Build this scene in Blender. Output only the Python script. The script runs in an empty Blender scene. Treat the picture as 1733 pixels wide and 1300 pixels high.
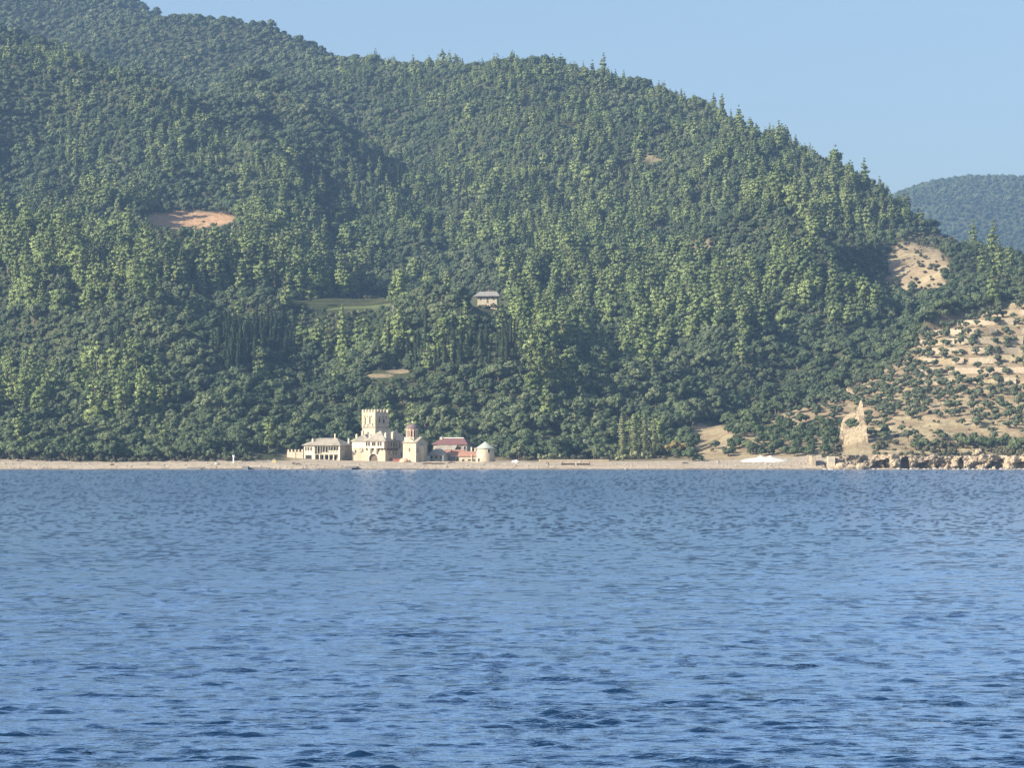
import bpy, math, random
import numpy as np
from mathutils import Vector
random.seed(7); rng = np.random.default_rng(11)
S = bpy.context.scene; COL = S.collection
R = math.radians
# ------------------------------------------------------------------ camera, sky, sun, exposure
F = 4914.0; CX, CY = 866.5, 650.0; PITCH = math.atan(120 / F); CAMZ = 6.0
cam = bpy.data.cameras.new('camera'); camo = bpy.data.objects.new('camera', cam); COL.objects.link(camo)
cam.sensor_width = 36; cam.lens = F / 1733 * 36; cam.clip_start = 0.5; cam.clip_end = 20000
camo.location = (0, 0, CAMZ); camo.rotation_euler = (R(90) + PITCH, 0, 0); S.camera = camo
SUN_EL, SUN_AZ = R(29), R(62)          # azimuth measured to the left of straight behind the camera
W = bpy.data.worlds.new('World'); S.world = W; W.use_nodes = True
nt = W.node_tree; bg = nt.nodes['Background']; sky = nt.nodes.new('ShaderNodeTexSky')
sky.sky_type = 'NISHITA'; sky.sun_disc = False; sky.sun_elevation = SUN_EL; sky.sun_rotation = math.pi + SUN_AZ
sky.altitude = 0; sky.air_density = 1.0; sky.dust_density = 2.2; sky.ozone_density = 2.0
nt.links.new(sky.outputs[0], bg.inputs[0]); bg.inputs[1].default_value = 0.085
sl = bpy.data.lights.new('sun', 'SUN'); so = bpy.data.objects.new('sun', sl); COL.objects.link(so)
sl.energy = 5.0; sl.angle = R(0.5); sl.color = (1, 0.91, 0.76)
tosun = Vector((-math.sin(SUN_AZ) * math.cos(SUN_EL), -math.cos(SUN_AZ) * math.cos(SUN_EL), math.sin(SUN_EL)))
so.rotation_euler = tosun.to_track_quat('Z', 'Y').to_euler()
S.view_settings.view_transform = 'Standard'; S.view_settings.look = 'None'; S.view_settings.exposure = 1.05
S.view_settings.gamma = 1; S.render.engine = 'CYCLES'
try:
    S.cycles.use_denoising = True; S.cycles.denoiser = 'OPENIMAGEDENOISE'
    S.cycles.max_bounces = 5; S.cycles.diffuse_bounces = 2; S.cycles.glossy_bounces = 2
    S.cycles.transmission_bounces = 2; S.cycles.transparent_max_bounces = 4; S.cycles.volume_bounces = 0
except Exception: pass

# ------------------------------------------------------------------ projection helpers (pixels of the 1733x1300 photograph)
cp, sp = math.cos(PITCH), math.sin(PITCH)
def proj(x, y, z):
    z = z - CAMZ; d = y * cp + z * sp; h = -y * sp + z * cp
    return CX + F * x / d, CY - F * h / d
def unproj(u, v, Y):
    a = (u - CX) / F; b = (CY - v) / F
    dy = cp - b * sp; dz = sp + b * cp
    return a / dy * Y, Y, CAMZ + dz / dy * Y
def xat(u, Y, z=3.0): return (u - CX) / F * (Y * cp + (z - CAMZ) * sp)
def zat(v, Y): return unproj(CX, v, Y)[2]

# ------------------------------------------------------------------ noise
def vnoise(x, y, seed=0):
    xi = np.floor(x).astype(np.int64); yi = np.floor(y).astype(np.int64); fx = x - xi; fy = y - yi
    fx = fx * fx * (3 - 2 * fx); fy = fy * fy * (3 - 2 * fy)
    def h(a, b):
        n = (a * 374761393 + b * 668265263 + seed * 1442695041) & 0x7fffffff
        n = ((n ^ (n >> 13)) * 1274126177) & 0x7fffffff
        return ((n ^ (n >> 16)) & 0xffff) / 65535.0
    return (h(xi, yi) * (1 - fx) + h(xi + 1, yi) * fx) * (1 - fy) + (h(xi, yi + 1) * (1 - fx) + h(xi + 1, yi + 1) * fx) * fy
def fbm(x, y, o=4, seed=0):
    s = 0; a = 0.5; t = 0
    for i in range(o): s = s + a * vnoise(x * 2 ** i + 13.7 * i, y * 2 ** i + 7.1 * i, seed + i); t += a; a *= 0.5
    return s / t
def sst(a, b, x): t = np.clip((x - a) / (b - a), 0, 1); return t * t * (3 - 2 * t)

# ------------------------------------------------------------------ terrain (thin plate surface through surveyed ground points)
CP = []
def row(Y, pts):
    for u, v in pts: CP.append((u, v, Y))
row(1208, [(-300, 781), (-100, 781), (100, 781), (300, 781), (450, 780)])
row(1250, [(-300, 752), (-100, 752), (100, 752), (300, 754), (430, 756), (540, 774)])
row(1270, [(600, 776), (700, 776), (800, 776), (900, 772), (1050, 776), (1130, 775)])
row(1330, [(-300, 705), (0, 705), (200, 700), (450, 705), (600, 722), (750, 725), (900, 730), (1050, 748)])
row(1400, [(-300, 650), (0, 655), (200, 650), (450, 645), (600, 640), (750, 640), (900, 668), (1020, 705)])
row(1500, [(-300, 575), (0, 580), (200, 578), (450, 575), (600, 572), (750, 574), (900, 598), (1100, 640), (1230, 655)])
row(1600, [(-300, 515), (0, 520), (200, 520), (450, 520), (650, 516), (825, 520), (1000, 535), (1150, 565), (1300, 590), (1420, 590)])
row(1750, [(-300, 440), (0, 445), (200, 445), (450, 445), (650, 445), (850, 445), (1050, 455), (1250, 475), (1400, 505), (1520, 515)])
row(1900, [(-300, 365), (0, 375), (200, 378), (320, 380), (450, 380), (650, 380), (850, 380), (1050, 390), (1250, 405), (1400, 420), (1500, 430)])
row(2080, [(-300, 260), (0, 270), (300, 290), (450, 300), (650, 295), (850, 290), (1000, 292)])
row(2250, [(450, 228), (650, 212), (850, 198), (950, 202)])
CP += [(-150, 95, 2280), (0, 112, 2250), (80, 124, 2240), (150, 148, 2220), (220, 188, 2180), (300, 222, 2150), (360, 262, 2120),
       (0, 128, 2450), (150, 152, 2420), (250, 182, 2370), (330, 175, 2420), (450, 170, 2450), (0, 70, 2900), (200, 70, 2850), (400, 108, 2750), (550, 135, 2600),
       (1000, 208, 2170), (1100, 228, 2130), (1200, 252, 2090), (1290, 282, 2050), (1100, 232, 2210), (1200, 255, 2160)]
SKY = [(1850, 545.4, 1830), (1733, 444.4, 1850), (1640, 436.9, 1870), (1580, 416.1, 1890), (1500, 385.8, 1950), (1450, 311.8, 2010), (1400, 281.9, 2060), (1350, 255.6, 2100), (1300, 231.1, 2150), (1250, 221.3, 2200), (1190, 175.2, 2260), (1130, 156.4, 2320), (1030, 139.3, 2400), (950, 122.5, 2430), (870, 114.0, 2450),
       (760, 127.8, 2480), (690, 120.8, 2560), (640, 118.0, 2720), (585, 118, 2880), (500, 112, 3000), (440, 98, 3020), (380, 112.0, 3120), (230, 22, 3300), (100, 85.3, 3400), (0, 48.1, 3500), (-200, 44.4, 3600), (-350, 47.8, 3650)]
CP += SKY
# spur with the olive grove, ravine behind it, far side of the ravine
CP += [(1160, 776, 1230), (1230, 731, 1270), (1330, 696, 1330), (1430, 658, 1380), (1500, 624, 1410), (1560, 584, 1430), (1640, 548, 1455), (1733, 508, 1490), (1870, 460, 1530),
       (1733, 766, 1213), (1733, 712, 1265), (1733, 650, 1330), (1733, 580, 1410), (1870, 766, 1213), (1870, 640, 1330), (1600, 766, 1213), (1600, 712, 1270), (1600, 645, 1350),
       (1480, 764, 1213), (1480, 712, 1290), (1480, 665, 1350), (1330, 771, 1218), (1330, 738, 1275), (1240, 770, 1225),
       (1733, 560, 1570), (1600, 620, 1520), (1500, 668, 1480), (1400, 700, 1440), (1300, 728, 1400), (1200, 755, 1330), (1100, 768, 1300),
       (1800, 500, 1680), (1733, 492, 1660), (1640, 520, 1630), (1560, 556, 1590), (1480, 600, 1560), (1400, 622, 1530), (1250, 690, 1440), (1120, 730, 1360),
       (1600, 450, 1760), (1680, 455, 1760), (1780, 470, 1780)]
P = np.array([unproj(*c) for c in CP])
back = []
for c in SKY:
    p = np.array(unproj(*c)); back.append((p[0] * 1.14, p[1] * 1.14, p[2] * 0.80)); back.append((p[0] * 1.35, p[1] * 1.35, p[2] * 0.55))
P = np.vstack([P, np.array(back)])
SC = 600.0
def tps_fit(P):
    X = P[:, :2] / SC; n = len(X); d = np.linalg.norm(X[:, None] - X[None], axis=2)
    K = np.where(d > 0, d * d * np.log(np.maximum(d, 1e-9)), 0) + np.eye(n) * 2e-4
    Q = np.hstack([np.ones((n, 1)), X]); A = np.zeros((n + 3, n + 3)); A[:n, :n] = K; A[:n, n:] = Q; A[n:, :n] = Q.T
    return X, np.linalg.solve(A, np.concatenate([P[:, 2], np.zeros(3)]))
TX, TW = tps_fit(P)
def hill(x, y):
    sh = x.shape; q = np.stack([x.ravel(), y.ravel()], 1) / SC; out = np.empty(len(q)); n = len(TX)
    for i in range(0, len(q), 20000):
        b = q[i:i + 20000]; d2 = ((b[:, None] - TX[None]) ** 2).sum(2)
        out[i:i + 20000] = (0.5 * d2 * np.log(np.maximum(d2, 1e-12))) @ TW[:n] + TW[n] + b @ TW[n + 1:]
    return out.reshape(sh)
def shoreY(u): return 1180 + 5 * (fbm(u / 170, u * 0 + 3.3, 3, 5) - 0.5)
def spurmask(u, y):      # 1 on the olive spur
    yc = np.interp(u, [1160, 1230, 1330, 1430, 1500, 1560, 1640, 1733, 1870], [1230, 1270, 1330, 1380, 1410, 1430, 1455, 1490, 1530])
    return sst(1150, 1185, u) * (1 - sst(yc - 4, yc + 8, y))
TER = 5.2
def height(x, y):
    u = CX + F * x / y
    h = hill(x, y)
    far = sst(1290, 1500, y)
    wx = x + 0.25 * (y - 1500) + 50 * (fbm(x / 150, y / 150, 2, 66) - 0.5)
    gul = (fbm(wx / 105, y / 290, 3, 3) - 0.5) * 118 * far + (fbm(x / 42, y / 52, 3, 21) - 0.5) * 24 * (0.15 + 0.85 * far)
    skyfade = (1 - 0.85 * sst(2480, 2750, y)) * (1 - 0.85 * np.exp(-((y - np.interp(u, [690, 870, 1030, 1250, 1400, 1580, 1733], [2580, 2450, 2390, 2190, 2060, 1890, 1830])) / 150.0) ** 2))
    sm = spurmask(u, y)
    pin = 1
    for pu_, py_, su, sy in ((825, 1570, 80, 90), (585, 1590, 120, 80), (320, 1870, 130, 120), (1560, 1640, 110, 150), (662, 1400, 60, 60), (1640, 1760, 120, 90)): pin = pin * (1 - 0.9 * np.exp(-((u - pu_) / su) ** 2 - ((y - py_) / sy) ** 2))
    h = h + gul * pin * skyfade * (1 - 0.75 * sm)
    t = sst(1520, 1560, u) * sm * sst(32, 38, h)      # terraced upper part of the spur
    s = (h + 2.4 * (fbm(x / 30, y / 30, 2, 55) - 0.5)) / TER; fl = np.floor(s); fr = s - fl
    ht = (fl + 0.6 * fr + 0.4 * sst(0.86, 1.0, fr)) * TER
    h = h * (1 - t) + ht * t
    ys = shoreY(u)
    flat = np.where(y > ys, 3.0 * (1 - np.exp(-(y - ys) / 9.0)) + (y - ys) * 0.012, (y - ys) * 0.25)
    rock = sst(1395, 1405, u)
    k = 1.2; m = np.maximum(h, flat); z = m + k * np.log1p(np.exp(-np.abs(h - flat) / k)) - 0.1
    z = np.where(y < ys + 14, flat * (1 - sst(4, 14, y - ys)) + z * sst(4, 14, y - ys), z)
    zr = np.where(y < 1192, -2.0, np.maximum(h, 5.0) + (fbm(x / 6, y / 6, 3, 8) - 0.5) * 1.8)
    z = z * (1 - rock) + zr * rock
    return np.maximum(z, -2.2)

# ------------------------------------------------------------------ material helpers
MATS = {}
def newmat(n):
    m = bpy.data.materials.new(n); m.use_nodes = True; t = m.node_tree
    return m, t, t.nodes['Principled BSDF'], t.nodes, t.links
def mixc(t, fac, a, b):
    n = t.nodes.new('ShaderNodeMix'); n.data_type = 'RGBA'
    if isinstance(fac, (int, float)): n.inputs[0].default_value = fac
    else: t.links.new(fac, n.inputs[0])
    for i, c in ((6, a), (7, b)):
        if isinstance(c, tuple): n.inputs[i].default_value = (*c, 1)
        else: t.links.new(c, n.inputs[i])
    return n.outputs[2]
def noise(t, scale, detail=4, coord='Object', rough=0.6, stretch=None, lo=None, hi=None):
    tc = t.nodes.new('ShaderNodeTexCoord'); n = t.nodes.new('ShaderNodeTexNoise')
    n.inputs['Scale'].default_value = scale; n.inputs['Detail'].default_value = detail; n.inputs['Roughness'].default_value = rough
    o = tc.outputs[coord]
    if coord == 'World': pass
    if stretch:
        mp = t.nodes.new('ShaderNodeMapping'); mp.inputs['Scale'].default_value = stretch; t.links.new(o, mp.inputs[0]); o = mp.outputs[0]
    t.links.new(o, n.inputs[0]); out = n.outputs[0]
    if lo is not None:
        mr = t.nodes.new('ShaderNodeMapRange'); mr.inputs[1].default_value = lo; mr.inputs[2].default_value = hi; t.links.new(out, mr.inputs[0]); out = mr.outputs[0]
    return out
def mat(name, c1, c2, scale=1.0, rough=0.9, bump=0.0, bscale=3.0, stretch=None, detail=5, c3=None):
    if name in MATS: return MATS[name]
    m, t, b, N, L = newmat(name)
    c = mixc(t, noise(t, scale, detail, lo=0.35, hi=0.65, stretch=stretch), c1, c2)
    if c3: c = mixc(t, noise(t, scale * 0.23, 3, lo=0.48, hi=0.62), c, c3)
    L.new(c, b.inputs['Base Color']); b.inputs['Roughness'].default_value = rough; b.inputs['Specular IOR Level'].default_value = 0.25
    if bump:
        bn = N.new('ShaderNodeBump'); bn.inputs['Strength'].default_value = 1; bn.inputs['Distance'].default_value = bump
        L.new(noise(t, bscale, 5), bn.inputs['Height']); L.new(bn.outputs[0], b.inputs['Normal'])
    MATS[name] = m; return m
def foliage(name, a, b, c, rough=0.75, trans=0.2):
    m, t, p, N, L = newmat(name)
    oi = N.new('ShaderNodeObjectInfo')
    rp = N.new('ShaderNodeValToRGB'); e = rp.color_ramp.elements
    e[0].position = 0; e[0].color = (*a, 1); e[1].position = 1; e[1].color = (*c, 1)
    k = e.new(0.5); k.color = (*b, 1); nz = N.new('ShaderNodeTexNoise'); nz.inputs['Scale'].default_value = 0.012; nz.inputs['Detail'].default_value = 3; L.new(oi.outputs['Location'], nz.inputs[0])
    m1 = N.new('ShaderNodeMath'); m1.operation = 'MULTIPLY_ADD'; L.new(nz.outputs[0], m1.inputs[0]); m1.inputs[1].default_value = 1.5; m1.inputs[2].default_value = -0.75
    m2 = N.new('ShaderNodeMath'); m2.operation = 'MULTIPLY_ADD'; L.new(oi.outputs['Random'], m2.inputs[0]); m2.inputs[1].default_value = 0.8; m2.inputs[2].default_value = 0.1
    m3 = N.new('ShaderNodeMath'); m3.operation = 'ADD'; m3.use_clamp = True; L.new(m1.outputs[0], m3.inputs[0]); L.new(m2.outputs[0], m3.inputs[1]); L.new(m3.outputs[0], rp.inputs[0])
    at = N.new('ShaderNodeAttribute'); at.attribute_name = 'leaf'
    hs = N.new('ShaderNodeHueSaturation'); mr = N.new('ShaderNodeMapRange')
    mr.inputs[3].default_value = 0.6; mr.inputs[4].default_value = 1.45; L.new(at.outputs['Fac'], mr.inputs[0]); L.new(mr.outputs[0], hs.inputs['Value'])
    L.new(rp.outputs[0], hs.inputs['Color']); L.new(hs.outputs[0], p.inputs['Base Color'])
    p.inputs['Roughness'].default_value = rough; p.inputs['Specular IOR Level'].default_value = 0.2
    tr = N.new('ShaderNodeBsdfTranslucent'); L.new(hs.outputs[0], tr.inputs[0])
    mx = N.new('ShaderNodeMixShader'); mx.inputs[0].default_value = trans
    L.new(p.outputs[0], mx.inputs[1]); L.new(tr.outputs[0], mx.inputs[2]); L.new(mx.outputs[0], N['Material Output'].inputs[0])
    MATS[name] = m; return m
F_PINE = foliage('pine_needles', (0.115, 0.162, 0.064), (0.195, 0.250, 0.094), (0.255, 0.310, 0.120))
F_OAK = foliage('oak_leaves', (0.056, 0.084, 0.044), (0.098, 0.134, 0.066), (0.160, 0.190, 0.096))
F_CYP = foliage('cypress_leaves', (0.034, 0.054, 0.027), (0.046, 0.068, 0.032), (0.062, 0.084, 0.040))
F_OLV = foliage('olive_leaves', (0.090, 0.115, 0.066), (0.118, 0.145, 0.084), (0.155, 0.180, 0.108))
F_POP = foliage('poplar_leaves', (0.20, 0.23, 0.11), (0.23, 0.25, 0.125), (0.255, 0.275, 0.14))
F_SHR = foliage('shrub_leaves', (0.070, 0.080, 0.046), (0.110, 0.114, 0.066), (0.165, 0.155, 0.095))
F_REED = foliage('reed_leaves', (0.25, 0.28, 0.14), (0.30, 0.32, 0.17), (0.34, 0.35, 0.20))
F_GOLD = foliage('yellowing_leaves', (0.20, 0.17, 0.07), (0.24, 0.19, 0.08), (0.27, 0.22, 0.09))
BARK = mat('bark', (0.16, 0.11, 0.08), (0.24, 0.19, 0.15), 3)
GREYW = mat('dead_wood', (0.26, 0.23, 0.22), (0.40, 0.36, 0.34), 3)
STONE = mat('warm_stone', (0.39, 0.335, 0.24), (0.55, 0.48, 0.36), 0.9, bump=0.05, c3=(0.40, 0.33, 0.23))
STONE2 = mat('grey_stone', (0.30, 0.265, 0.22), (0.42, 0.38, 0.32), 1.3, bump=0.06, c3=(0.24, 0.21, 0.18))
RUIN = mat('ruin_masonry', (0.44, 0.35, 0.23), (0.58, 0.48, 0.33), 0.9, bump=0.6, bscale=1.3, c3=(0.27, 0.215, 0.15))
PLAST = mat('white_plaster', (0.50, 0.45, 0.35), (0.62, 0.57, 0.45), 0.9)
SLATE = mat('slate_roof', (0.27, 0.24, 0.19), (0.36, 0.32, 0.26), 1.2, bump=0.04, bscale=4, c3=(0.22, 0.20, 0.16))
LEADR = mat('pale_green_lead', (0.33, 0.36, 0.31), (0.40, 0.43, 0.37), 1.2)
TERRA = mat('terracotta_tiles', (0.29, 0.15, 0.105), (0.37, 0.21, 0.15), 2.2, bump=0.08, bscale=5, c3=(0.25, 0.13, 0.09))
MAROON = mat('maroon_tiles', (0.14, 0.068, 0.066), (0.19, 0.10, 0.095), 1.6, bump=0.06)
DOMEM = mat('dark_dome_tiles', (0.14, 0.10, 0.10), (0.20, 0.15, 0.14), 2.2, bump=0.05)
PINKB = mat('pink_brick', (0.58, 0.32, 0.22), (0.66, 0.42, 0.30), 2.2, bump=0.03)
WOOD = mat('dark_wood', (0.10, 0.075, 0.055), (0.18, 0.13, 0.10), 3, stretch=(1, 1, 6))
GLASS = mat('dark_opening', (0.02, 0.018, 0.016), (0.035, 0.03, 0.028), 2, rough=0.4)
CONC = mat('dark_concrete', (0.16, 0.15, 0.14), (0.26, 0.25, 0.23), 1, bump=0.05)
WHITE = mat('white_paint', (0.78, 0.77, 0.74), (0.84, 0.83, 0.80), 2)
GRAV = mat('white_gravel', (0.52, 0.49, 0.44), (0.66, 0.63, 0.58), 1.0, bump=0.2, bscale=1.2)
YEL = mat('yellow_plaster', (0.68, 0.52, 0.20), (0.74, 0.58, 0.26), 2)
ROCK = mat('coastal_rock', (0.33, 0.26, 0.175), (0.48, 0.39, 0.27), 0.5, bump=0.8, bscale=0.8, c3=(0.24, 0.20, 0.15))
TWALL = mat('dry_stone', (0.30, 0.25, 0.18), (0.41, 0.35, 0.255), 0.8, bump=0.3, bscale=1.5, c3=(0.36, 0.29, 0.21))
REDT = mat('faded_red_boards', (0.30, 0.11, 0.09), (0.38, 0.16, 0.13), 2)

# ------------------------------------------------------------------ object helpers
def tag(o, label=None, cat=None, group=None, kind=None):
    if label: o['label'] = label
    if cat: o['category'] = cat
    if group: o['group'] = group
    if kind: o['kind'] = kind
    return o
class MB:
    def __init__(s): s.v = []; s.f = []
    def add(s, vs, fs):
        b = len(s.v); s.v += [tuple(p) for p in vs]; s.f += [tuple(i + b for i in f) for f in fs]; return s
    def box(s, x0, x1, y0, y1, z0, z1):
        return s.add([(x0, y0, z0), (x1, y0, z0), (x1, y1, z0), (x0, y1, z0), (x0, y0, z1), (x1, y0, z1), (x1, y1, z1), (x0, y1, z1)],
                     [(0, 3, 2, 1), (4, 5, 6, 7), (0, 1, 5, 4), (1, 2, 6, 5), (2, 3, 7, 6), (3, 0, 4, 7)])
    def frus(s, cx, cy, z0, z1, r0, r1, n=16, cap=True, ph=0.0):
        a = [(ph + 2 * math.pi * i / n) for i in range(n)]
        vs = [(cx + r0 * math.cos(t), cy + r0 * math.sin(t), z0) for t in a] + [(cx + r1 * math.cos(t), cy + r1 * math.sin(t), z1) for t in a]
        fs = [(i, (i + 1) % n, n + (i + 1) % n, n + i) for i in range(n)]
        if cap: fs += [tuple(range(n - 1, -1, -1)), tuple(range(n, 2 * n))]
        return s.add(vs, fs)
    def tube(s, pts, rad, n=6):
        for i in range(len(pts) - 1):
            a, b = Vector(pts[i]), Vector(pts[i + 1]); d = (b - a).normalized()
            q = d.to_track_quat('Z', 'Y'); r0, r1 = rad[i], rad[i + 1]
            va = [a + q @ Vector((r0 * math.cos(t), r0 * math.sin(t), 0)) for t in [2 * math.pi * k / n for k in range(n)]]
            vb = [b + q @ Vector((r1 * math.cos(t), r1 * math.sin(t), 0)) for t in [2 * math.pi * k / n for k in range(n)]]
            s.add(va + vb, [(k, (k + 1) % n, n + (k + 1) % n, n + k) for k in range(n)] + [tuple(range(n, 2 * n))])
        return s
    def prism(s, poly, y0, y1):          # polygon in XZ pushed along Y
        n = len(poly)
        return s.add([(x, y0, z) for x, z in poly] + [(x, y1, z) for x, z in poly],
                     [tuple(range(n)), tuple(range(2 * n - 1, n - 1, -1))] + [(i, n + i, n + (i + 1) % n, (i + 1) % n) for i in range(n)])
    def hip(s, x0, x1, y0, y1, z, h, over=0.6, ridge=None, t=0.25):   # hip roof with eaves thickness
        x0 -= over; x1 += over; y0 -= over; y1 += over; yc = (y0 + y1) / 2; xc = (x0 + x1) / 2
        if ridge is None: ridge = min((x1 - x0), (y1 - y0)) / 2
        if x1 - x0 >= y1 - y0: a, b = (x0 + ridge, yc, z + h), (x1 - ridge, yc, z + h); top = [(0, 1, 5, 4), (1, 2, 5), (2, 3, 4, 5), (3, 0, 4)]
        else: a, b = (xc, y0 + ridge, z + h), (xc, y1 - ridge, z + h); top = [(0, 1, 4), (1, 2, 5, 4), (2, 3, 5), (3, 0, 4, 5)]
        s.add([(x0, y0, z), (x1, y0, z), (x1, y1, z), (x0, y1, z), a, b], top)
        return s.add([(x0, y0, z), (x1, y0, z), (x1, y1, z), (x0, y1, z), (x0, y0, z - t), (x1, y0, z - t), (x1, y1, z - t), (x0, y1, z - t)],
                     [(0, 4, 5, 1), (1, 5, 6, 2), (2, 6, 7, 3), (3, 7, 4, 0), (4, 7, 6, 5)])
    def build(s, name, m, parent=None, loc=None, smooth=False):
        me = bpy.data.meshes.new(name); me.from_pydata(s.v, [], s.f); me.materials.append(m)
        if smooth: me.polygons.foreach_set('use_smooth', [True] * len(me.polygons))
        o = bpy.data.objects.new(name, me); COL.objects.link(o)
        if parent: o.parent = parent
        if loc: o.location = loc
        return o
def empty(name, loc, rz=0, label=None, cat=None, group=None):
    o = bpy.data.objects.new(name, None); COL.objects.link(o); o.location = loc; o.rotation_euler = (0, 0, rz); o.empty_display_size = 1
    return tag(o, label, cat, group)
def gridmesh(name, X, Y, Z, m, smooth=True):
    ny, nx = X.shape; me = bpy.data.meshes.new(name); V = np.stack([X, Y, Z], 2).reshape(-1, 3).astype(np.float32)
    i = np.arange(nx * ny).reshape(ny, nx); Q = np.stack([i[:-1, :-1], i[:-1, 1:], i[1:, 1:], i[1:, :-1]], 2).reshape(-1, 4)
    me.vertices.add(len(V)); me.vertices.foreach_set('co', V.ravel()); me.loops.add(Q.size); me.loops.foreach_set('vertex_index', Q.ravel().astype(np.int32))
    me.polygons.add(len(Q)); me.polygons.foreach_set('loop_start', np.arange(0, Q.size, 4, dtype=np.int32))
    me.polygons.foreach_set('use_smooth', np.full(len(Q), smooth)); me.update(calc_edges=True); me.materials.append(m)
    o = bpy.data.objects.new(name, me); COL.objects.link(o); return o

# ------------------------------------------------------------------ ground cover masks by surveyed position
def ell(u, v, cu, cv, ru, rv): return ((u - cu) / ru) ** 2 + ((v - cv) / rv) ** 2
CLEAR = [(1200, 746, 52, 32), (320, 371, 80, 13), (585, 511, 95, 8), (1180, 415, 34, 7), (1095, 269, 30, 5), (642, 636, 24, 3.5), (674, 628, 19, 4.5), (1552, 455, 56, 50), (1600, 405, 40, 10),
         (945, 753, 40, 7), (995, 722, 12, 14), (1290, 622, 16, 4), (505, 665, 10, 10), (350, 520, 12, 3), (1205, 650, 16, 3), (1640, 415, 40, 6)]
NOTREE = [(320, 378, 84, 18), (1205, 745, 42, 28), (585, 520, 90, 12), (825, 520, 34, 24), (1180, 424, 30, 14), (655, 638, 36, 9), (1530, 450, 18, 26), (1580, 430, 14, 10), (1205, 745, 42, 26), (945, 760, 40, 10), (1085, 765, 60, 6), (1095, 276, 26, 9)]
SAND_W = {1545: 0.6, 1570: 0.5, 1600: 0.5, 1640: 0.5, 1180: 0.7, 1095: 0.7, 945: 0.6, 642: 0.8, 674: 0.8, 585: 0.0}
def sandmask(u, v, y, wt=False):
    w = (fbm(u / 22, v / 9, 3, 41) - 0.5) * 0.9; s = np.zeros_like(u)
    for c in CLEAR: s = np.maximum(s, (1 - sst(0.75, 1.15, ell(u, v, *c) + w * (1.6 if c[0] > 1500 else 1))) * (SAND_W.get(c[0], 1) if wt else 1))
    return s

# ground material: attributes say what the soil is made of
gm, t, b, N, L = newmat('hillside_ground')
def attr(n):
    a = N.new('ShaderNodeAttribute'); a.attribute_name = n; return a.outputs['Fac']
floor_c = mixc(t, noise(t, 0.12, 6, lo=0.35, hi=0.65), (0.040, 0.052, 0.024), (0.072, 0.076, 0.040))
earth_c = mixc(t, noise(t, 0.10, 7, lo=0.38, hi=0.62), (0.25, 0.185, 0.115), (0.34, 0.27, 0.175))
earth_c = mixc(t, noise(t, 0.6, 5, lo=0.52, hi=0.66), earth_c, (0.22, 0.19, 0.10))
earth_c = mixc(t, noise(t, 0.03, 4, lo=0.50, hi=0.60, stretch=(1, 2.5, 1)), earth_c, (0.36, 0.30, 0.18))
beach_c = mixc(t, noise(t, 0.35, 6, lo=0.35, hi=0.65, stretch=(0.3, 1, 1)), (0.33, 0.27, 0.195), (0.43, 0.37, 0.29))
c = mixc(t, attr('earth'), floor_c, earth_c); c = mixc(t, attr('grass'), c, (0.13, 0.155, 0.06)); c = mixc(t, attr('ochre'), c, mixc(t, noise(t, 0.3, 5, lo=0.4, hi=0.6), (0.35, 0.21, 0.12), (0.47, 0.31, 0.185))); c = mixc(t, attr('beach'), c, beach_c); c = mixc(t, attr('wet'), c, (0.12, 0.105, 0.085))
L.new(c, b.inputs['Base Color']); b.inputs['Roughness'].default_value = 0.95; b.inputs['Specular IOR Level'].default_value = 0.1
bn = N.new('ShaderNodeBump'); bn.inputs['Distance'].default_value = 0.8; L.new(noise(t, 0.5, 6), bn.inputs['Height']); L.new(bn.outputs[0], b.inputs['Normal'])
US = np.concatenate([np.linspace(-500, 1130, 300, endpoint=False), np.linspace(1130, 1860, 260, endpoint=False), np.linspace(1860, 2250, 50)])
YS = np.concatenate([np.arange(1165, 1300, 1.3), np.arange(1300, 1560, 1.6), np.arange(1560, 2700, 6), np.arange(2700, 4600, 14)])
UU, YY = np.meshgrid(US, YS); XX = (UU - CX) / F * YY; ZZ = height(XX, YY)
pu, pv = proj(XX, YY, ZZ)
terrain = tag(gridmesh('hillside', XX, YY, ZZ, gm), kind='structure')
sp_ = spurmask(UU, YY); earth = np.maximum(sandmask(pu, pv, YY, True) * (YY > 1270), sp_)
earth = np.maximum(earth, (1 - sst(1262, 1275, YY)) * sst(470, 500, UU) * (1 - sst(700, 900, UU) * 0.4))
beach = np.where(UU < 1400, (1 - sst(1203 + 0 * UU, 1207 + 0 * UU, YY - 8 * (fbm(UU / 30, YY * 0, 2, 9) - 0.5) - 26 * sst(480, 530, UU) * (1 - sst(860, 900, UU)) - 8 * sst(900, 960, UU))), 0)
grass = 1 - sst(0.8, 1.1, ell(pu, pv, 578, 513, 92, 11))
wet = (1 - sst(0.15, 0.5, ZZ + 0.5 * (fbm(UU / 9, YY / 4, 2, 12) - 0.5))) * (YY < 1230)
ochre = (1 - sst(0.75, 1.15, ell(pu, pv, 320, 371, 84, 15) + (fbm(pu / 20, pv / 8, 3, 42) - 0.5) * 0.9))
for nme, arr in (('ochre', ochre), ('wet', wet), ('earth', earth), ('beach', beach), ('grass', grass)):
    a = terrain.data.attributes.new(nme, 'FLOAT', 'POINT'); a.data.foreach_set('value', arr.ravel().astype(np.float32))
# running horizon line of the terrain per column, to know what each ground point hides
horizon_v = np.minimum.accumulate(pv, axis=0)
def hidden_by(u, y, vtop):       # True if the top of a thing at (u,y) is well below the visible terrain in front of it
    iu = np.clip(np.searchsorted(US, u), 0, len(US) - 1); iy = np.clip(np.searchsorted(YS, y) - 2, 0, len(YS) - 1)
    return vtop > horizon_v[iy, iu] + 3

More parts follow.
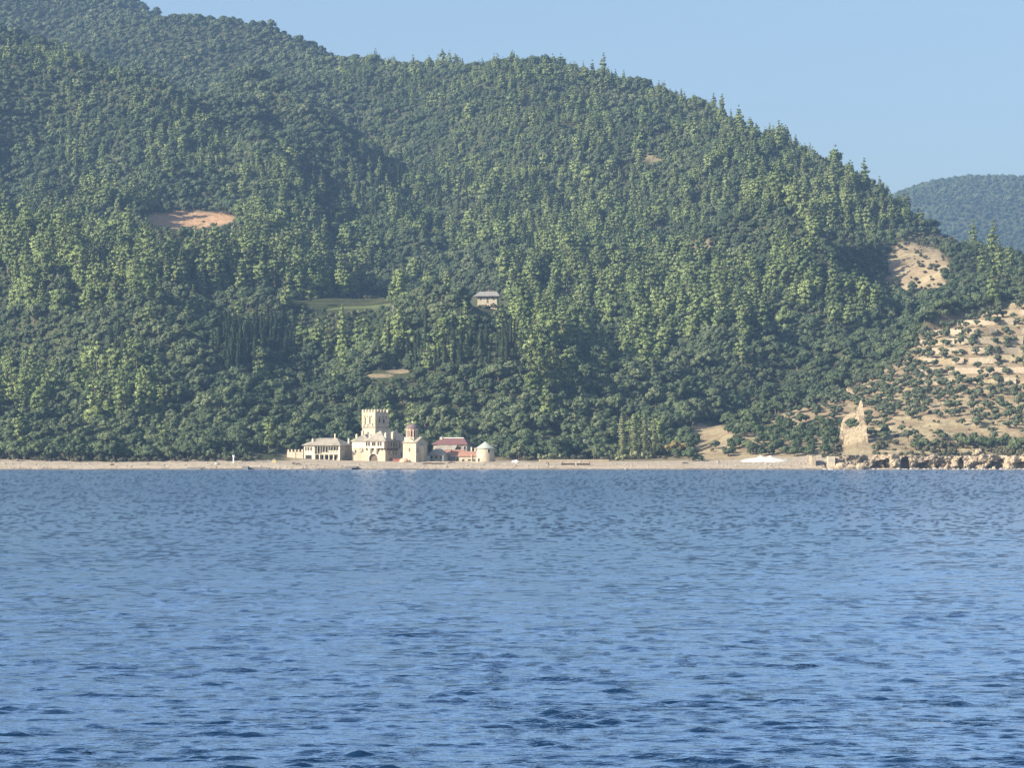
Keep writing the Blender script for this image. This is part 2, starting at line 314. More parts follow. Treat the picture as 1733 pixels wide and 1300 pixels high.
# distant hill
u2 = np.linspace(1300, 2400, 140); y2 = np.linspace(4300, 6600, 90); U2, Y2 = np.meshgrid(u2, y2); X2 = (U2 - CX) / F * Y2
crest = np.interp(U2, [1300, 1450, 1520, 1580, 1640, 1733, 1850, 2100, 2400], [425, 368, 333, 312, 303, 307, 318, 350, 390])
zc = CAMZ + (770 - crest) / F * 5500
def farheight(X2, Y2, zc):
    t2 = (Y2 - 4300) / 1200; return np.where(t2 < 1, zc * (0.35 + 0.65 * sst(-0.15, 1.02, t2)), zc * (1 - 0.5 * sst(1, 2, t2))) + (fbm(X2 / 260, Y2 / 260, 4, 77) - 0.5) * 70 * np.clip(1 - np.abs(t2 - 1) * 0.2, 0, 1) * np.clip(np.abs(t2 - 1) * 2.5, 0.12, 1)
Z2 = farheight(X2, Y2, zc)
farhill = tag(gridmesh('distant_hill', X2, Y2, Z2, gm), kind='structure')

# ------------------------------------------------------------------ water
wm, t, b, N, L = newmat('sea_water')
df = N.new('ShaderNodeBsdfDiffuse'); df.inputs[0].default_value = (0.007, 0.024, 0.062, 1)
gl = N.new('ShaderNodeBsdfGlossy'); gl.inputs['Roughness'].default_value = 0.17
fr_ = N.new('ShaderNodeFresnel'); fr_.inputs[0].default_value = 1.333; mr = N.new('ShaderNodeMapRange'); mr.inputs[1].default_value = 0.07; mr.inputs[2].default_value = 0.32
L.new(fr_.outputs[0], mr.inputs[0]); L.new(mixc(t, mr.outputs[0], (0.0, 0.0, 0.0), (0.87, 0.92, 0.955)), gl.inputs[0])
mx = N.new('ShaderNodeAddShader'); L.new(df.outputs[0], mx.inputs[0]); L.new(gl.outputs[0], mx.inputs[1]); L.new(mx.outputs[0], N['Material Output'].inputs[0])
n1 = noise(t, 1.1, 2, stretch=(0.35, 1, 1)); n2 = noise(t, 4.5, 3, stretch=(0.6, 1, 1))
ad = N.new('ShaderNodeMath'); ad.operation = 'MULTIPLY_ADD'; L.new(n1, ad.inputs[0]); ad.inputs[1].default_value = 2.6; L.new(n2, ad.inputs[2])
ca = N.new('ShaderNodeAttribute'); ca.attribute_name = 'chop'
bn = N.new('ShaderNodeBump'); bn.inputs['Strength'].default_value = 1; L.new(ca.outputs['Fac'], bn.inputs['Distance'])
L.new(ad.outputs[0], bn.inputs['Height'])
for q_ in (df, gl, fr_): L.new(bn.outputs[0], q_.inputs['Normal'])
vrow = np.concatenate([np.arange(1440, 1310, -2.5), np.arange(1310, 900, -0.75), np.arange(900, 788.5, -1.5)])
yr = CAMZ * F / (vrow - 770.0); yr = np.concatenate([[20, 30], yr[yr > 38]]); yr = np.concatenate([yr[yr < 1225], [1235, 1300]])
ur = np.concatenate([np.linspace(-900, -40, 60, endpoint=False), np.linspace(-40, 1780, 1150), np.linspace(1790, 2650, 60)])
UW, YW = np.meshgrid(ur, yr); XW = (UW - CX) / F * YW; ZW = np.zeros_like(XW)
dY = np.gradient(yr)[:, None]
wr = np.random.default_rng(5)
gate = 0.44 + 1.45 * np.clip(fbm(XW / 1.3, YW / 0.5, 3, 61) - 0.48, 0, 1) / 0.3 * (0.4 + 1.2 * fbm(XW / 25, YW / 70, 2, 62))
for lam, n_, st in ((9.0, 6, 0.004), (4.0, 8, 0.004), (1.9, 14, 0.006), (0.85, 20, 0.010), (0.46, 28, 0.0155), (0.26, 22, 0.0125)):
    for k_ in range(n_):
        l = lam * wr.uniform(0.72, 1.35); th = R(90) + wr.normal(0, 0.24); kk = 2 * math.pi / l
        amp = st * l / (2 * math.pi) * 1.9
        fade = np.clip(l / (dY * 2.0), 0, 1) ** 0.7
        ph = kk * (XW * math.cos(th) + YW * math.sin(th)) + wr.uniform(0, 6.28)
        s_ = np.sin(ph); ZW += amp * fade * (gate if lam < 1.2 else 0.6) * (np.exp(1.4 * s_) - 1.55) / 1.35
ZW *= 1 - 0.8 * sst(1100, 1175, YW)
water = tag(gridmesh('sea_water', XW, YW, ZW, wm), kind='structure')
chop = fbm(XW / 0.5, YW / 0.6, 2, 63) * 0.74 + fbm(XW / 2.6, YW / 6, 3, 64) * 0.26; lane = sst(0.3, 0.7, fbm(XW / 60, YW / 150, 3, 65))
chop = 0.05 + 0.065 * sst(150, 500, YW) + 0.34 * sst(0.50, 0.82, chop) * (0.75 + 0.5 * lane) * (0.46 + 0.54 * sst(50, 240, YW))
ca_ = water.data.attributes.new('chop', 'FLOAT', 'POINT'); ca_.data.foreach_set('value', chop.ravel().astype(np.float32))

# ------------------------------------------------------------------ tree prototypes
def leaves(lobes, per, size, seed, drop=0.25):
    g = np.random.default_rng(seed); C = []; Nn = []
    cen = np.mean([l[0] for l in lobes], axis=0)
    for c, r in lobes:
        k = max(4, int(per)); d = g.normal(size=(k, 3)); d[:, 2] = np.abs(d[:, 2]) * 0.9 + d[:, 2] * 0.35; d /= np.linalg.norm(d, axis=1)[:, None]
        C.append(np.array(c) + d * np.array(r) * g.uniform(0.72, 1.05, (k, 1)))
        o = C[-1] - cen; o /= np.linalg.norm(o, axis=1)[:, None] + 1e-6
        n = d * 0.62 + o * 0.62; n /= np.linalg.norm(n, axis=1)[:, None]; Nn.append(n)
    C = np.vstack(C); Nn = np.vstack(Nn); m = len(C)
    fn = Nn + g.normal(size=(m, 3)) * 0.45; fn /= np.linalg.norm(fn, axis=1)[:, None]
    up = g.normal(size=(m, 3)); a = np.cross(fn, up); a /= np.linalg.norm(a, axis=1)[:, None]; bb = np.cross(fn, a)
    s = size * g.uniform(0.6, 1.3, (m, 1)) * 0.5; e = g.uniform(0.6, 1.0, (m, 1))
    V = np.stack([C - a * s - bb * s * e, C + a * s * 0.8 - bb * s * e, C + a * s + bb * s * e, C - a * s * 0.7 + bb * s * e * 1.1], 1).reshape(-1, 3)
    return V, np.repeat(Nn, 4, 0), g.uniform(0, 1, m)
def core(lobes, g, k=0.72):  # solid inner blobs, added to block light passing through the crown
    Vs = []; Fs = []; Ns = []; b = 0
    for c, r in lobes:
        n = 6; ring = []
        vs = [(0, 0, 1)] + [(math.cos(a) * 0.87, math.sin(a) * 0.87, 0.35) for a in np.arange(n) / n * 6.283] + [(math.cos(a) * 0.9, math.sin(a) * 0.9, -0.4) for a in np.arange(n) / n * 6.283] + [(0, 0, -0.9)]
        vs = np.array(vs) * g.uniform(0.85, 1.15, (len(vs), 1)); Ns.append(vs / np.linalg.norm(vs, axis=1)[:, None]); Vs.append(np.array(c) + vs * np.array(r) * k)
        for i in range(n):
            j = (i + 1) % n; Fs += [(b, b + 1 + i, b + 1 + j), (b + 1 + i, b + 1 + n + i, b + 1 + n + j, b + 1 + j), (b + 1 + n + i, b + 1 + 2 * n, b + 1 + n + j)]
        b += 2 * n + 2
    return np.vstack(Vs), Fs, np.vstack(Ns)
def crown_mesh(name, lobes, per, size, seed, m, corek=0.72):
    g = np.random.default_rng(seed + 100)
    V, Nn, lf = leaves(lobes, per, size, seed); CV, CF, CN = core(lobes, g, corek); nb = len(V)
    faces = [(4 * i, 4 * i + 1, 4 * i + 2, 4 * i + 3) for i in range(len(lf))] + [tuple(k + nb for k in f) for f in CF]
    me = bpy.data.meshes.new(name); me.from_pydata(np.vstack([V, CV]).tolist(), [], faces)
    me.polygons.foreach_set('use_smooth', [True] * len(faces)); me.materials.append(m)
    nn = np.vstack([Nn, CN])
    a = me.attributes.new('leaf', 'FLOAT', 'FACE'); a.data.foreach_set('value', np.concatenate([lf, np.full(len(CF), 0.25)]).astype(np.float32))  # core faces get a darker tone, the crown's inner shade as colour
    me.normals_split_custom_set_from_vertices([tuple(x) for x in nn]); return me
def trunk_mesh(name, h, r, seed, m, limbs=4, spread=0.3, lean=0.03):
    g = random.Random(seed); mb = MB(); x = y = 0; pts = [(0, 0, -0.6)]; rad = [r * 1.25]
    for i in range(1, 5):
        x += g.uniform(-lean, lean) * h; y += g.uniform(-lean, lean) * h; pts.append((x, y, h * i / 4)); rad.append(r * (1 - 0.2 * i))
    mb.tube(pts, rad, 6)
    for k in range(limbs):
        a = g.uniform(0, 6.28); z = h * g.uniform(0.45, 0.85); q = h * spread * g.uniform(0.6, 1.1); bx, by = x * z / h, y * z / h
        mb.tube([(bx, by, z), (bx + math.cos(a) * q * 0.6, by + math.sin(a) * q * 0.6, z + q * 0.35), (bx + math.cos(a) * q, by + math.sin(a) * q, z + q * 0.8)], [r * 0.45, r * 0.3, r * 0.12], 5)
    me = bpy.data.meshes.new(name); me.from_pydata(mb.v, [], mb.f); me.materials.append(m); return me
def pine_lobes(g, H, base, Rr, prof, flat=0.55, lean=0.0):
    L_ = []; nl = int((H - base) / 1.25); ax, ay = g.uniform(-.12, .12), g.uniform(-.12, .12)
    for i in range(nl):
        f = i / (nl - 1); z = base + (H - base) * f; r = 0.95 * Rr * prof(f) * g.uniform(0.72, 1.2); k = max(1, int(round(2.1 * r)))
        a0 = g.uniform(0, 6.28); ox = lean * (z - base) + ax * Rr; oy = ay * Rr
        for j in range(k):
            if k > 2 and g.random() < 0.16: continue
            a = a0 + 6.283 * j / k + g.uniform(-0.5, 0.5); q = r * g.uniform(0.3, 0.8) if k > 1 else 0
            w = 0.42 + r * 0.27 * g.uniform(0.6, 1.4)
            L_.append(((math.cos(a) * q + ox, math.sin(a) * q + oy, z - q * 0.22 + g.uniform(-0.5, 0.5)), (w, w, w * flat + 0.3)))
    return L_
def dome_lobes(g, H, Rr, n, w0, w1, low=0.25, squash=0.85):
    L_ = []
    for i in range(n):
        a = g.uniform(0, 6.28); e = math.asin(g.uniform(-0.25, 1)); q = g.uniform(0.5, 0.85)
        x, y, z = math.cos(a) * math.cos(e) * Rr * q, math.sin(a) * math.cos(e) * Rr * q, (math.sin(e) * q * (1 - low) * H * 0.55 + H * (low + (1 - low) * 0.42))
        w = g.uniform(w0, w1); L_.append(((x, y, z), (w, w, w * squash)))
    L_.append(((0, 0, H * 0.5), (Rr * 0.55, Rr * 0.55, H * 0.3))); return L_
G = random.Random(3)
KIND = {}   # kind -> list of (crown mesh, trunk mesh, height, radius, shape word)
pr_cone = lambda f: (1 - f) ** 0.75 + 0.06
pr_round = lambda f: math.sqrt(max(0.0, 1 - (1.75 * f - 0.72) ** 2)) * 0.92 + 0.08
pr_col = lambda f: (0.55 + 0.45 * math.sin(min(1, f * 1.6) * 2.2)) * (1 - f ** 3) + 0.06
pr_umb = lambda f: 0.35 + 0.75 * f if f < 0.8 else (1 - f) * 4.2 * 0.9 + 0.1
KIND['pine_tree'] = []
for i, (H, bs, Rr, pf, fl, ln, w) in enumerate([(15, 2.6, 3.7, pr_cone, 0.55, 0.0, 'conical'), (13.5, 2.2, 3.5, pr_round, 0.55, 0.03, 'rounded'), (16, 2.5, 2.7, pr_col, 0.55, 0.0, 'narrow'),
                                                (11.5, 3.4, 4.3, pr_umb, 0.48, -0.03, 'spreading'), (14.5, 2.0, 3.8, pr_cone, 0.5, 0.04, 'broad'), (15, 4.5, 3.0, pr_round, 0.5, 0.0, 'long-trunked'), (10, 1.6, 4.0, pr_round, 0.7, 0.0, 'bushy'), (15.5, 1.8, 4.1, pr_cone, 0.6, -0.02, 'heavy')]):
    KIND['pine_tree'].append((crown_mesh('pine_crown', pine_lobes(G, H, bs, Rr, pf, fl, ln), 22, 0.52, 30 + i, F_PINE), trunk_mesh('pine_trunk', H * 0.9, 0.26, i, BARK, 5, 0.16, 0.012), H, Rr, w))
KIND['oak_tree'] = []
for i, (H, Rr, n, w) in enumerate([(6.5, 3.3, 22, 'domed'), (5.4, 3.7, 24, 'broad'), (7.6, 3.0, 22, 'tall'), (5.8, 2.9, 17, 'lumpy'), (7.0, 3.9, 28, 'wide')]):
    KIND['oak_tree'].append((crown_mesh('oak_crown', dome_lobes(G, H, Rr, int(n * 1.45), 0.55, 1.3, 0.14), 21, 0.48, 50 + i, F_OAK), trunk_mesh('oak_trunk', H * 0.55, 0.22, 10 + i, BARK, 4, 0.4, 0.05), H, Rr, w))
KIND['cypress_tree'] = []
for i, (H, Rr, w) in enumerate([(13, 0.95, 'slender'), (11, 1.1, 'stout'), (14.5, 0.85, 'pencil-thin')]):
    lb = [((G.uniform(-0.2, 0.2), G.uniform(-0.2, 0.2), 0.8 + H * 0.93 * k / 15), (Rr * (math.sin(math.pi * (0.12 + 0.86 * k / 15)) ** 0.6) * G.uniform(0.85, 1.1) + 0.06,) * 2 + (0.9,)) for k in range(16)]
    KIND['cypress_tree'].append((crown_mesh('cypress_crown', lb, 34, 0.42, 70 + i, F_CYP, 0.8), trunk_mesh('cypress_trunk', H * 0.7, 0.18, 20 + i, BARK, 0, 0, 0.005), H, Rr, w))
KIND['olive_tree'] = []
for i, (H, Rr, n, w) in enumerate([(4.4, 2.5, 13, 'rounded'), (4.0, 2.9, 15, 'spreading'), (4.9, 2.2, 12, 'upright'), (3.7, 2.3, 11, 'low')]):
    KIND['olive_tree'].append((crown_mesh('olive_crown', dome_lobes(G, H, Rr, n, 0.65, 1.1, 0.36, 0.75), 28, 0.42, 80 + i, F_OLV), trunk_mesh('olive_trunk', H * 0.55, 0.2, 30 + i, BARK, 4, 0.45, 0.07), H, Rr, w))
KIND['shrub'] = []
for i, (H, Rr, n, w) in enumerate([(2.1, 1.5, 10, 'rounded'), (1.6, 1.8, 11, 'low'), (2.7, 1.4, 10, 'upright')]):
    KIND['shrub'].append((crown_mesh('shrub_foliage', dome_lobes(G, H, Rr, n, 0.45, 0.8, 0.02), 22, 0.36, 90 + i, F_SHR), trunk_mesh('shrub_stem', H * 0.5, 0.07, 40 + i, BARK, 4, 0.5, 0.08), H, Rr, w))

# ------------------------------------------------------------------ where trees stand
def nd(u, v, L_):
    m = np.zeros_like(u)
    for cu, cv, ru, rv, w in L_: m = np.maximum(m, w * (1 - sst(0.5, 1.25, ell(u, v, cu, cv, ru, rv))))
    return m
PINES = [(90, 470, 190, 75, 0.9), (330, 450, 170, 58, 0.95), (520, 430, 150, 80, 0.95), (560, 560, 90, 60, 0.55), (640, 580, 60, 50, 0.5), (1010, 520, 200, 120, 0.92), (1240, 500, 150, 80, 0.75), (1400, 530, 90, 40, 0.6),
         (900, 300, 330, 160, 0.85), (870, 150, 330, 60, 0.85), (1300, 300, 230, 70, 0.95), (1430, 350, 110, 60, 0.8), (1100, 200, 200, 70, 0.8), (120, 260, 230, 150, 0.7), (60, 130, 130, 40, 0.9),
         (430, 300, 110, 50, 0.75), (330, 250, 60, 40, 0.8), (40, 680, 60, 50, 0.8), (200, 680, 80, 45, 0.65), (920, 640, 60, 40, 0.55), (1560, 370, 70, 16, 0.8), (580, 655, 24, 22, 0.7), (750, 600, 90, 40, 0.35), (1000, 600, 70, 40, 0.7)]
def jitter_pts(y0, y1, s0, u0, u1, grow=True):
    X_ = []; Y_ = []; y = y0
    while y < y1:
        s = s0 * (1 + max(0, y - 1900) / 2200) if grow else s0
        xs = np.arange((u0 - CX) / F * y, (u1 - CX) / F * y, s); X_.append(xs + rng.uniform(-0.48, 0.48, len(xs)) * s); Y_.append(y + rng.uniform(-0.48, 0.48, len(xs)) * s); y += s
    return np.concatenate(X_), np.concatenate(Y_)
T = {k: [] for k in KIND}   # kind -> arrays x,y,z,scale
def push(k, x, y, z, s): T[k].append(np.stack([x, y, z, s], 1))
x, y = jitter_pts(1203, 3560, 5.2, -150, 1880); z = height(x, y); u, v = proj(x, y, z); ug = CX + F * x / y
keep = (z > 3.2) & ~((ug > 478) & (ug < 872) & (y < 1266)) & (spurmask(ug, y) < 0.5)
keep &= ~((ug > 868) & (ug < 1165) & (y < 1240))
keep &= ~((ug > 1395) & (y < 1230)) & ~((ug > 425) & (ug < 480) & (y < 1228))
for c in NOTREE: keep &= ell(u, v, *c) > 1
x, y, z, u, v, ug = [a[keep] for a in (x, y, z, u, v, ug)]
vis = ~hidden_by(ug, y, proj(x, y, z + 16)[1]); x, y, z, u, v = [a[vis] for a in (x, y, z, u, v)]
pn = nd(u, v, PINES) * sst(0.40, 0.56, fbm(x / 46, y / 60, 3, 51) + 0.06 + 0.05 * (u > 850)) + 0.02
r = rng.uniform(0, 1, len(x)); isp = r < pn * 0.50
lowz_ = np.zeros(len(x), bool)
for c in ((825, 545, 48, 46), (585, 548, 108, 40), (320, 408, 100, 36), (662, 650, 50, 22)): lowz_ |= ell(u, v, *c) < 1
isp &= ~lowz_
bare = sandmask(u, v, y) > 0.3
isc = (~isp) & (~lowz_) & (rng.uniform(0, 1, len(x)) < 0.72 * np.maximum.reduce([1 - sst(0.6, 1.1, ell(u, v, *c)) for c in [(790, 610, 130, 30), (395, 610, 40, 40), (200, 600, 25, 25), (890, 470, 40, 60), (500, 490, 60, 18), (460, 590, 60, 30), (720, 350, 200, 40)]]) * np.where(v < 450, 0.25, 1))
isp &= ~((u > 1480) & (u < 1620) & (v > 400) & (v < 530)); bare = bare & (ell(u, v, 320, 374, 95, 30) > 1) & (u < 1140) | bare & (u > 1290); iss = (~isp) & (~isc) & (bare | (rng.uniform(0, 1, len(x)) < 0.10))
gap = (rng.uniform(0, 1, len(x)) < 0.06 + 0.34 * (pn > 0.3) + 0.06 * (fbm(x / 60, y / 60, 2, 91) > 0.6)) & ~isp
big = 0.74 + 0.70 * fbm(x / 22, y / 26, 2, 31)
far = 1 + np.maximum(0, y - 2300) / 2600
sc = rng.uniform(0.62, 1.22, len(x)) * big * np.where(lowz_, 0.6, 1) * np.exp(rng.normal(0, 0.13, len(x)))
nearpine = (1.2 - 0.42 * sst(1650, 2250, y)) * np.exp(rng.normal(0, 0.15, len(y))) * (1 - 0.17 * sst(1880, 2050, y))
push('pine_tree', *(a[isp] for a in (x, y, z - 0.3)), np.minimum(sc * nearpine * 1.04, 1.5)[isp])
push('cypress_tree', *(a[isc] for a in (x, y, z - 0.3)), (rng.uniform(0.8, 1.3, len(x)))[isc])
gp = gap & ~isc & ~iss; push('shrub', x[gp], y[gp], z[gp] - 0.1, rng.uniform(0.8, 1.7, gp.sum()))
push('shrub', *(a[iss & ~(bare & (r < 0.2))] for a in (x, y, z - 0.1)), (rng.uniform(0.6, 1.3, len(x)) * np.where(bare, rng.uniform(0.5, 1.4, len(x)), 1))[iss & ~(bare & (r < 0.2))])
o = ~(isp | isc | iss | gap); lowz = 1 - 0.18 * sst(2300, 3000, y)
push('oak_tree', *(a[o] for a in (x, y, z - 0.3)), (sc * far * 0.98 * lowz * (1 - 0.28 * ((u > 1330) & (v > 340) & (v < 500))))[o])
# undergrowth of young oaks that closes the canopy on the steep faces
for stp, lo_, s0, s1 in ((5.6, 0.12, 0.42, 0.75), (3.4, 0.0, 0.75, 1.05)):
    x, y = jitter_pts(1210, 3000, stp, -150, 1880); z = height(x, y); u, v = proj(x, y, z); ug = CX + F * x / y
    sl = np.abs(height(x, y + 4) - z) / 4 + np.abs(height(x + 4, y) - z) / 4
    k = (z > 3.2) & ~((ug > 425) & (ug < 872) & (y < 1266)) & (spurmask(ug, y) < 0.5) & ~((ug > 868) & (y < 1242)) & (sandmask(u, v, y) < 0.3) & (rng.uniform(0, 1, len(x)) < lo_ + 0.9 * sst(s0, s1, sl))
    for c in NOTREE: k &= ell(u, v, *c) > 1
    k &= ~hidden_by(ug, y, proj(x, y, z + 10)[1])
    push('oak_tree', x[k], y[k], z[k] - 0.3, rng.uniform(0.42, 0.8, k.sum()))
# far hill woods
x, y = jitter_pts(4350, 5600, 11, 1430, 1800, False); cr = np.interp(CX + F * x / y, [1300, 1450, 1520, 1580, 1640, 1733, 1850, 2100, 2400], [425, 368, 333, 312, 303, 307, 318, 350, 390])
z = farheight(x, y, CAMZ + (770 - cr) / F * 5500); u, v = proj(x, y, z); k = v < 450
push('oak_tree', x[k], y[k], z[k] - 1, rng.uniform(1.0, 1.7, k.sum()))
# olive grove on the spur
x, y = jitter_pts(1206, 1520, 5.6, 1150, 1860, False); z = height(x, y); ug = CX + F * x / y; u, v = proj(x, y, z)
ins = (spurmask(ug, y) > 0.5) & (z > 4.5)
dark = (u > 1228) & (u < 1432) & (v > 712 + (1330 - u) * 0.06 + 6) & (v < 776)                         # dense dark thicket left of the ruin
dens = 0.50 + 0.40 * (1 - sst(0, 60, (v - np.interp(u, [1160, 1330, 1430, 1560, 1733], [775, 700, 655, 585, 500])))) * (1 - sst(1560, 1680, u)) + 0.45 * nd(u, v, [(1500, 655, 120, 40, 1), (1400, 690, 60, 20, 0.8), (1650, 680, 110, 40, 0.45)])
lowbare = nd(u, v, [(1600, 725, 110, 18, 1), (1200, 752, 50, 34, 1), (1310, 710, 70, 9, 0.75), (1400, 692, 40, 7, 0.6), (1690, 740, 60, 16, 0.7), (1290, 780, 80, 7, 1), (1640, 618, 50, 8, 0.7)])
r = rng.uniform(0, 1, len(x)); ruin = (np.abs(u - 1447) < 30) & (y < 1241)
ol = ins & ~dark & (r < dens * (1 - 0.9 * lowbare)) & (y > 1228) & ~ruin
push('olive_tree', x[ol], y[ol], z[ol] - 0.2, rng.uniform(0.72, 1.12, ol.sum()))
dk = ins & dark & ~ruin & (r < 0.92) & (v < 773)
push('oak_tree', x[dk], y[dk], z[dk] - 0.5, rng.uniform(0.55, 0.85, dk.sum()))
sh = ins & ~ol & ~dk & ~ruin & (r > 0.72)
push('shrub', x[sh], y[sh], z[sh] - 0.1, rng.uniform(0.2, 0.75, sh.sum()))
# bushes along the cliff top and the back of the beach
x, y = jitter_pts(1194, 1232, 3.2, 1400, 1850, False); z = height(x, y); u, v = proj(x, y, z); r = rng.uniform(0, 1, len(x))
k = ~((u > 1420) & (u < 1476) & (y < 1240)) & (fbm(x / 11, y / 11, 2, 14) > 0.47) & (r < 0.8) & (ell(u, v, 1447, 758, 27, 14) > 1); push('shrub', x[k], y[k], z[k] - 0.15, rng.uniform(0.55, 1.35, k.sum()))
for cu, cy, n, rr in ((1562, 1222, 9, 5.5), (1672, 1224, 16, 8.5), (1622, 1228, 4, 3), (1728, 1216, 6, 5)):
    ax = xat(cu, cy) + rng.normal(0, rr * 0.55, n); ay = cy + rng.normal(0, rr * 0.35, n); push('oak_tree', ax, ay, height(ax, ay) - 0.4, rng.uniform(0.55, 0.85, n))
x, y = jitter_pts(1198, 1209, 2.6, -120, 440, False); r = rng.uniform(0, 1, len(x)); k = r < 0.55; push('shrub', x[k], y[k], height(x, y)[k] - 0.1, rng.uniform(0.6, 1.25, k.sum()))
x, y = jitter_pts(1218, 1262, 4.4, 866, 1168, False); z = height(x, y); u, v = proj(x, y, z); r = rng.uniform(0, 1, len(x)); nof = np.abs(u - 1080) > 45; r = np.where((np.abs(u - 1080) < 45) & (y > 1228), 1, r)
k = (r < 0.42) & (y > 1224); push('shrub', x[k], y[k], z[k] - 0.1, rng.uniform(0.7, 1.4, k.sum()))
k = (r > 0.42) & (r < 0.72) & (y > 1232) & nof; push('oak_tree', x[k], y[k], z[k] - 0.3, rng.uniform(0.5, 0.85, k.sum()))
x, y = jitter_pts(1252, 1268, 5, 480, 870, False); z = height(x, y); r = rng.uniform(0, 1, len(x)); ux = CX + F * x / y
k = (r < 0.7) & ((ux < 590) | ((ux > 655) & (ux < 728)) | (ux > 812)); push('oak_tree', x[k], y[k], z[k] - 0.3, rng.uniform(0.5, 0.85, k.sum()))

# ------------------------------------------------------------------ labels of trees by landmark
LMK = [('square stone tower', 634, 735), ('arched boathouse', 625, 768), ('hall with the loggia', 553, 768), ('windmill', 821, 765), ('domed church', 700, 760), ('maroon-roofed house', 770, 745),
       ('row of poplars', 1080, 735), ('sandy scar', 320, 372), ('lone hillside house', 825, 502), ('vineyard terrace', 580, 510), ('ruined tower', 1447, 725), ('white gravel mound', 1290, 780),
       ('bare rocky slope', 1550, 460), ('terrace walls', 1660, 585), ('dirt track bend', 662, 632), ('hazy summit', 120, 20), ('left ridge crest', 60, 110), ('rounded top of the hill', 870, 105),
       ('skyline step', 1500, 325), ('ochre patch', 1180, 415), ('reddish patch', 1095, 268), ('grey ruined hut', 73, 780), ('white post', 395, 777), ('sea cave', 1532, 785), ('distant hill', 1640, 300), ('dead pine', 665, 585), ('concrete pier', 324, 791)]
def where(u, v):
    b = min(LMK, key=lambda l: (l[1] - u) ** 2 + (1.3 * (l[2] - v)) ** 2); du, dv = u - b[1], v - b[2]; d = math.hypot(du, dv)
    far_ = 'just' if d < 35 else ('slightly' if d < 75 else ('well' if d < 140 else 'far'))
    if abs(du) < 0.45 * abs(dv): dr = 'above' if dv < 0 else 'below'
    elif abs(dv) < 0.45 * abs(du): dr = 'left of' if du < 0 else 'right of'
    else: dr = ('up' if dv < 0 else 'down') + (' and left of' if du < 0 else ' and right of')
    return f'{far_} {dr} the {b[0]}'
ORD = ['first', 'second', 'third', 'fourth', 'fifth', 'sixth', 'seventh', 'eighth', 'ninth', 'tenth', 'eleventh', 'twelfth', 'thirteenth', 'fourteenth', 'fifteenth', 'sixteenth', 'seventeenth', 'eighteenth', 'nineteenth', 'twentieth']
WORDS = {'pine_tree': ('pine', 'pine', 'pines standing out of the hillside wood'), 'oak_tree': ('evergreen oak', 'oak tree', 'evergreen oaks in the hillside wood'),
         'cypress_tree': ('cypress', 'cypress', 'cypresses on the slope'), 'olive_tree': ('olive tree', 'olive tree', 'olive trees on the sandy spur'), 'shrub': ('shrub', 'shrub', 'shrubs on the dry ground')}
# ------------------------------------------------------------------ which trees show largest: paint silhouettes front to back
alltr = []
for k in KIND:
    A = np.vstack(T[k]); A = np.hstack([A, rng.integers(0, len(KIND[k]), (len(A), 1)), rng.uniform(0, 6.28, (len(A), 1))]); T[k] = A
    alltr += [(A[i, 1], k, i) for i in range(len(A))]
alltr.sort(); buf = np.zeros((1000, 1733), bool); cnt = {k: np.zeros(len(T[k])) for k in KIND}
# terrain painted progressively as columns
order_y = 0; colv = np.full(1733, 1000.0); uc = np.clip(np.searchsorted(US, np.arange(1733)), 0, len(US) - 1)
for yy, k, i in alltr:
    while order_y < len(YS) and YS[order_y] < yy - 2:
        nv = pv[order_y, uc]; m = nv < colv
        colv = np.minimum(colv, nv); order_y += 1
    A = T[k][i]; H, Rr = KIND[k][int(A[4])][2:4]; H *= A[3]; Rr *= A[3]
    uu, vb = proj(A[0], A[1], A[2]); pxm = F / A[1]; u0, u1 = int(uu - Rr * pxm * 0.85), int(uu + Rr * pxm * 0.85) + 1; v0, v1 = int(vb - H * pxm), int(vb - 0.1 * H * pxm) + 1
    if u1 < 0 or u0 >= 1733 or v1 < 0 or v0 >= 1000: continue
    u0 = max(u0, 0); u1 = min(u1, 1733); v0 = max(v0, 0); v1 = min(v1, 1000)
    cut = int(min(v1, np.min([colv[min(1732, int(max(0, uu)))] + 1, 999])))
    if cut > v0:
        w = buf[v0:cut, u0:u1]; cnt[k][i] = w.size - w.sum(); w[:] = True

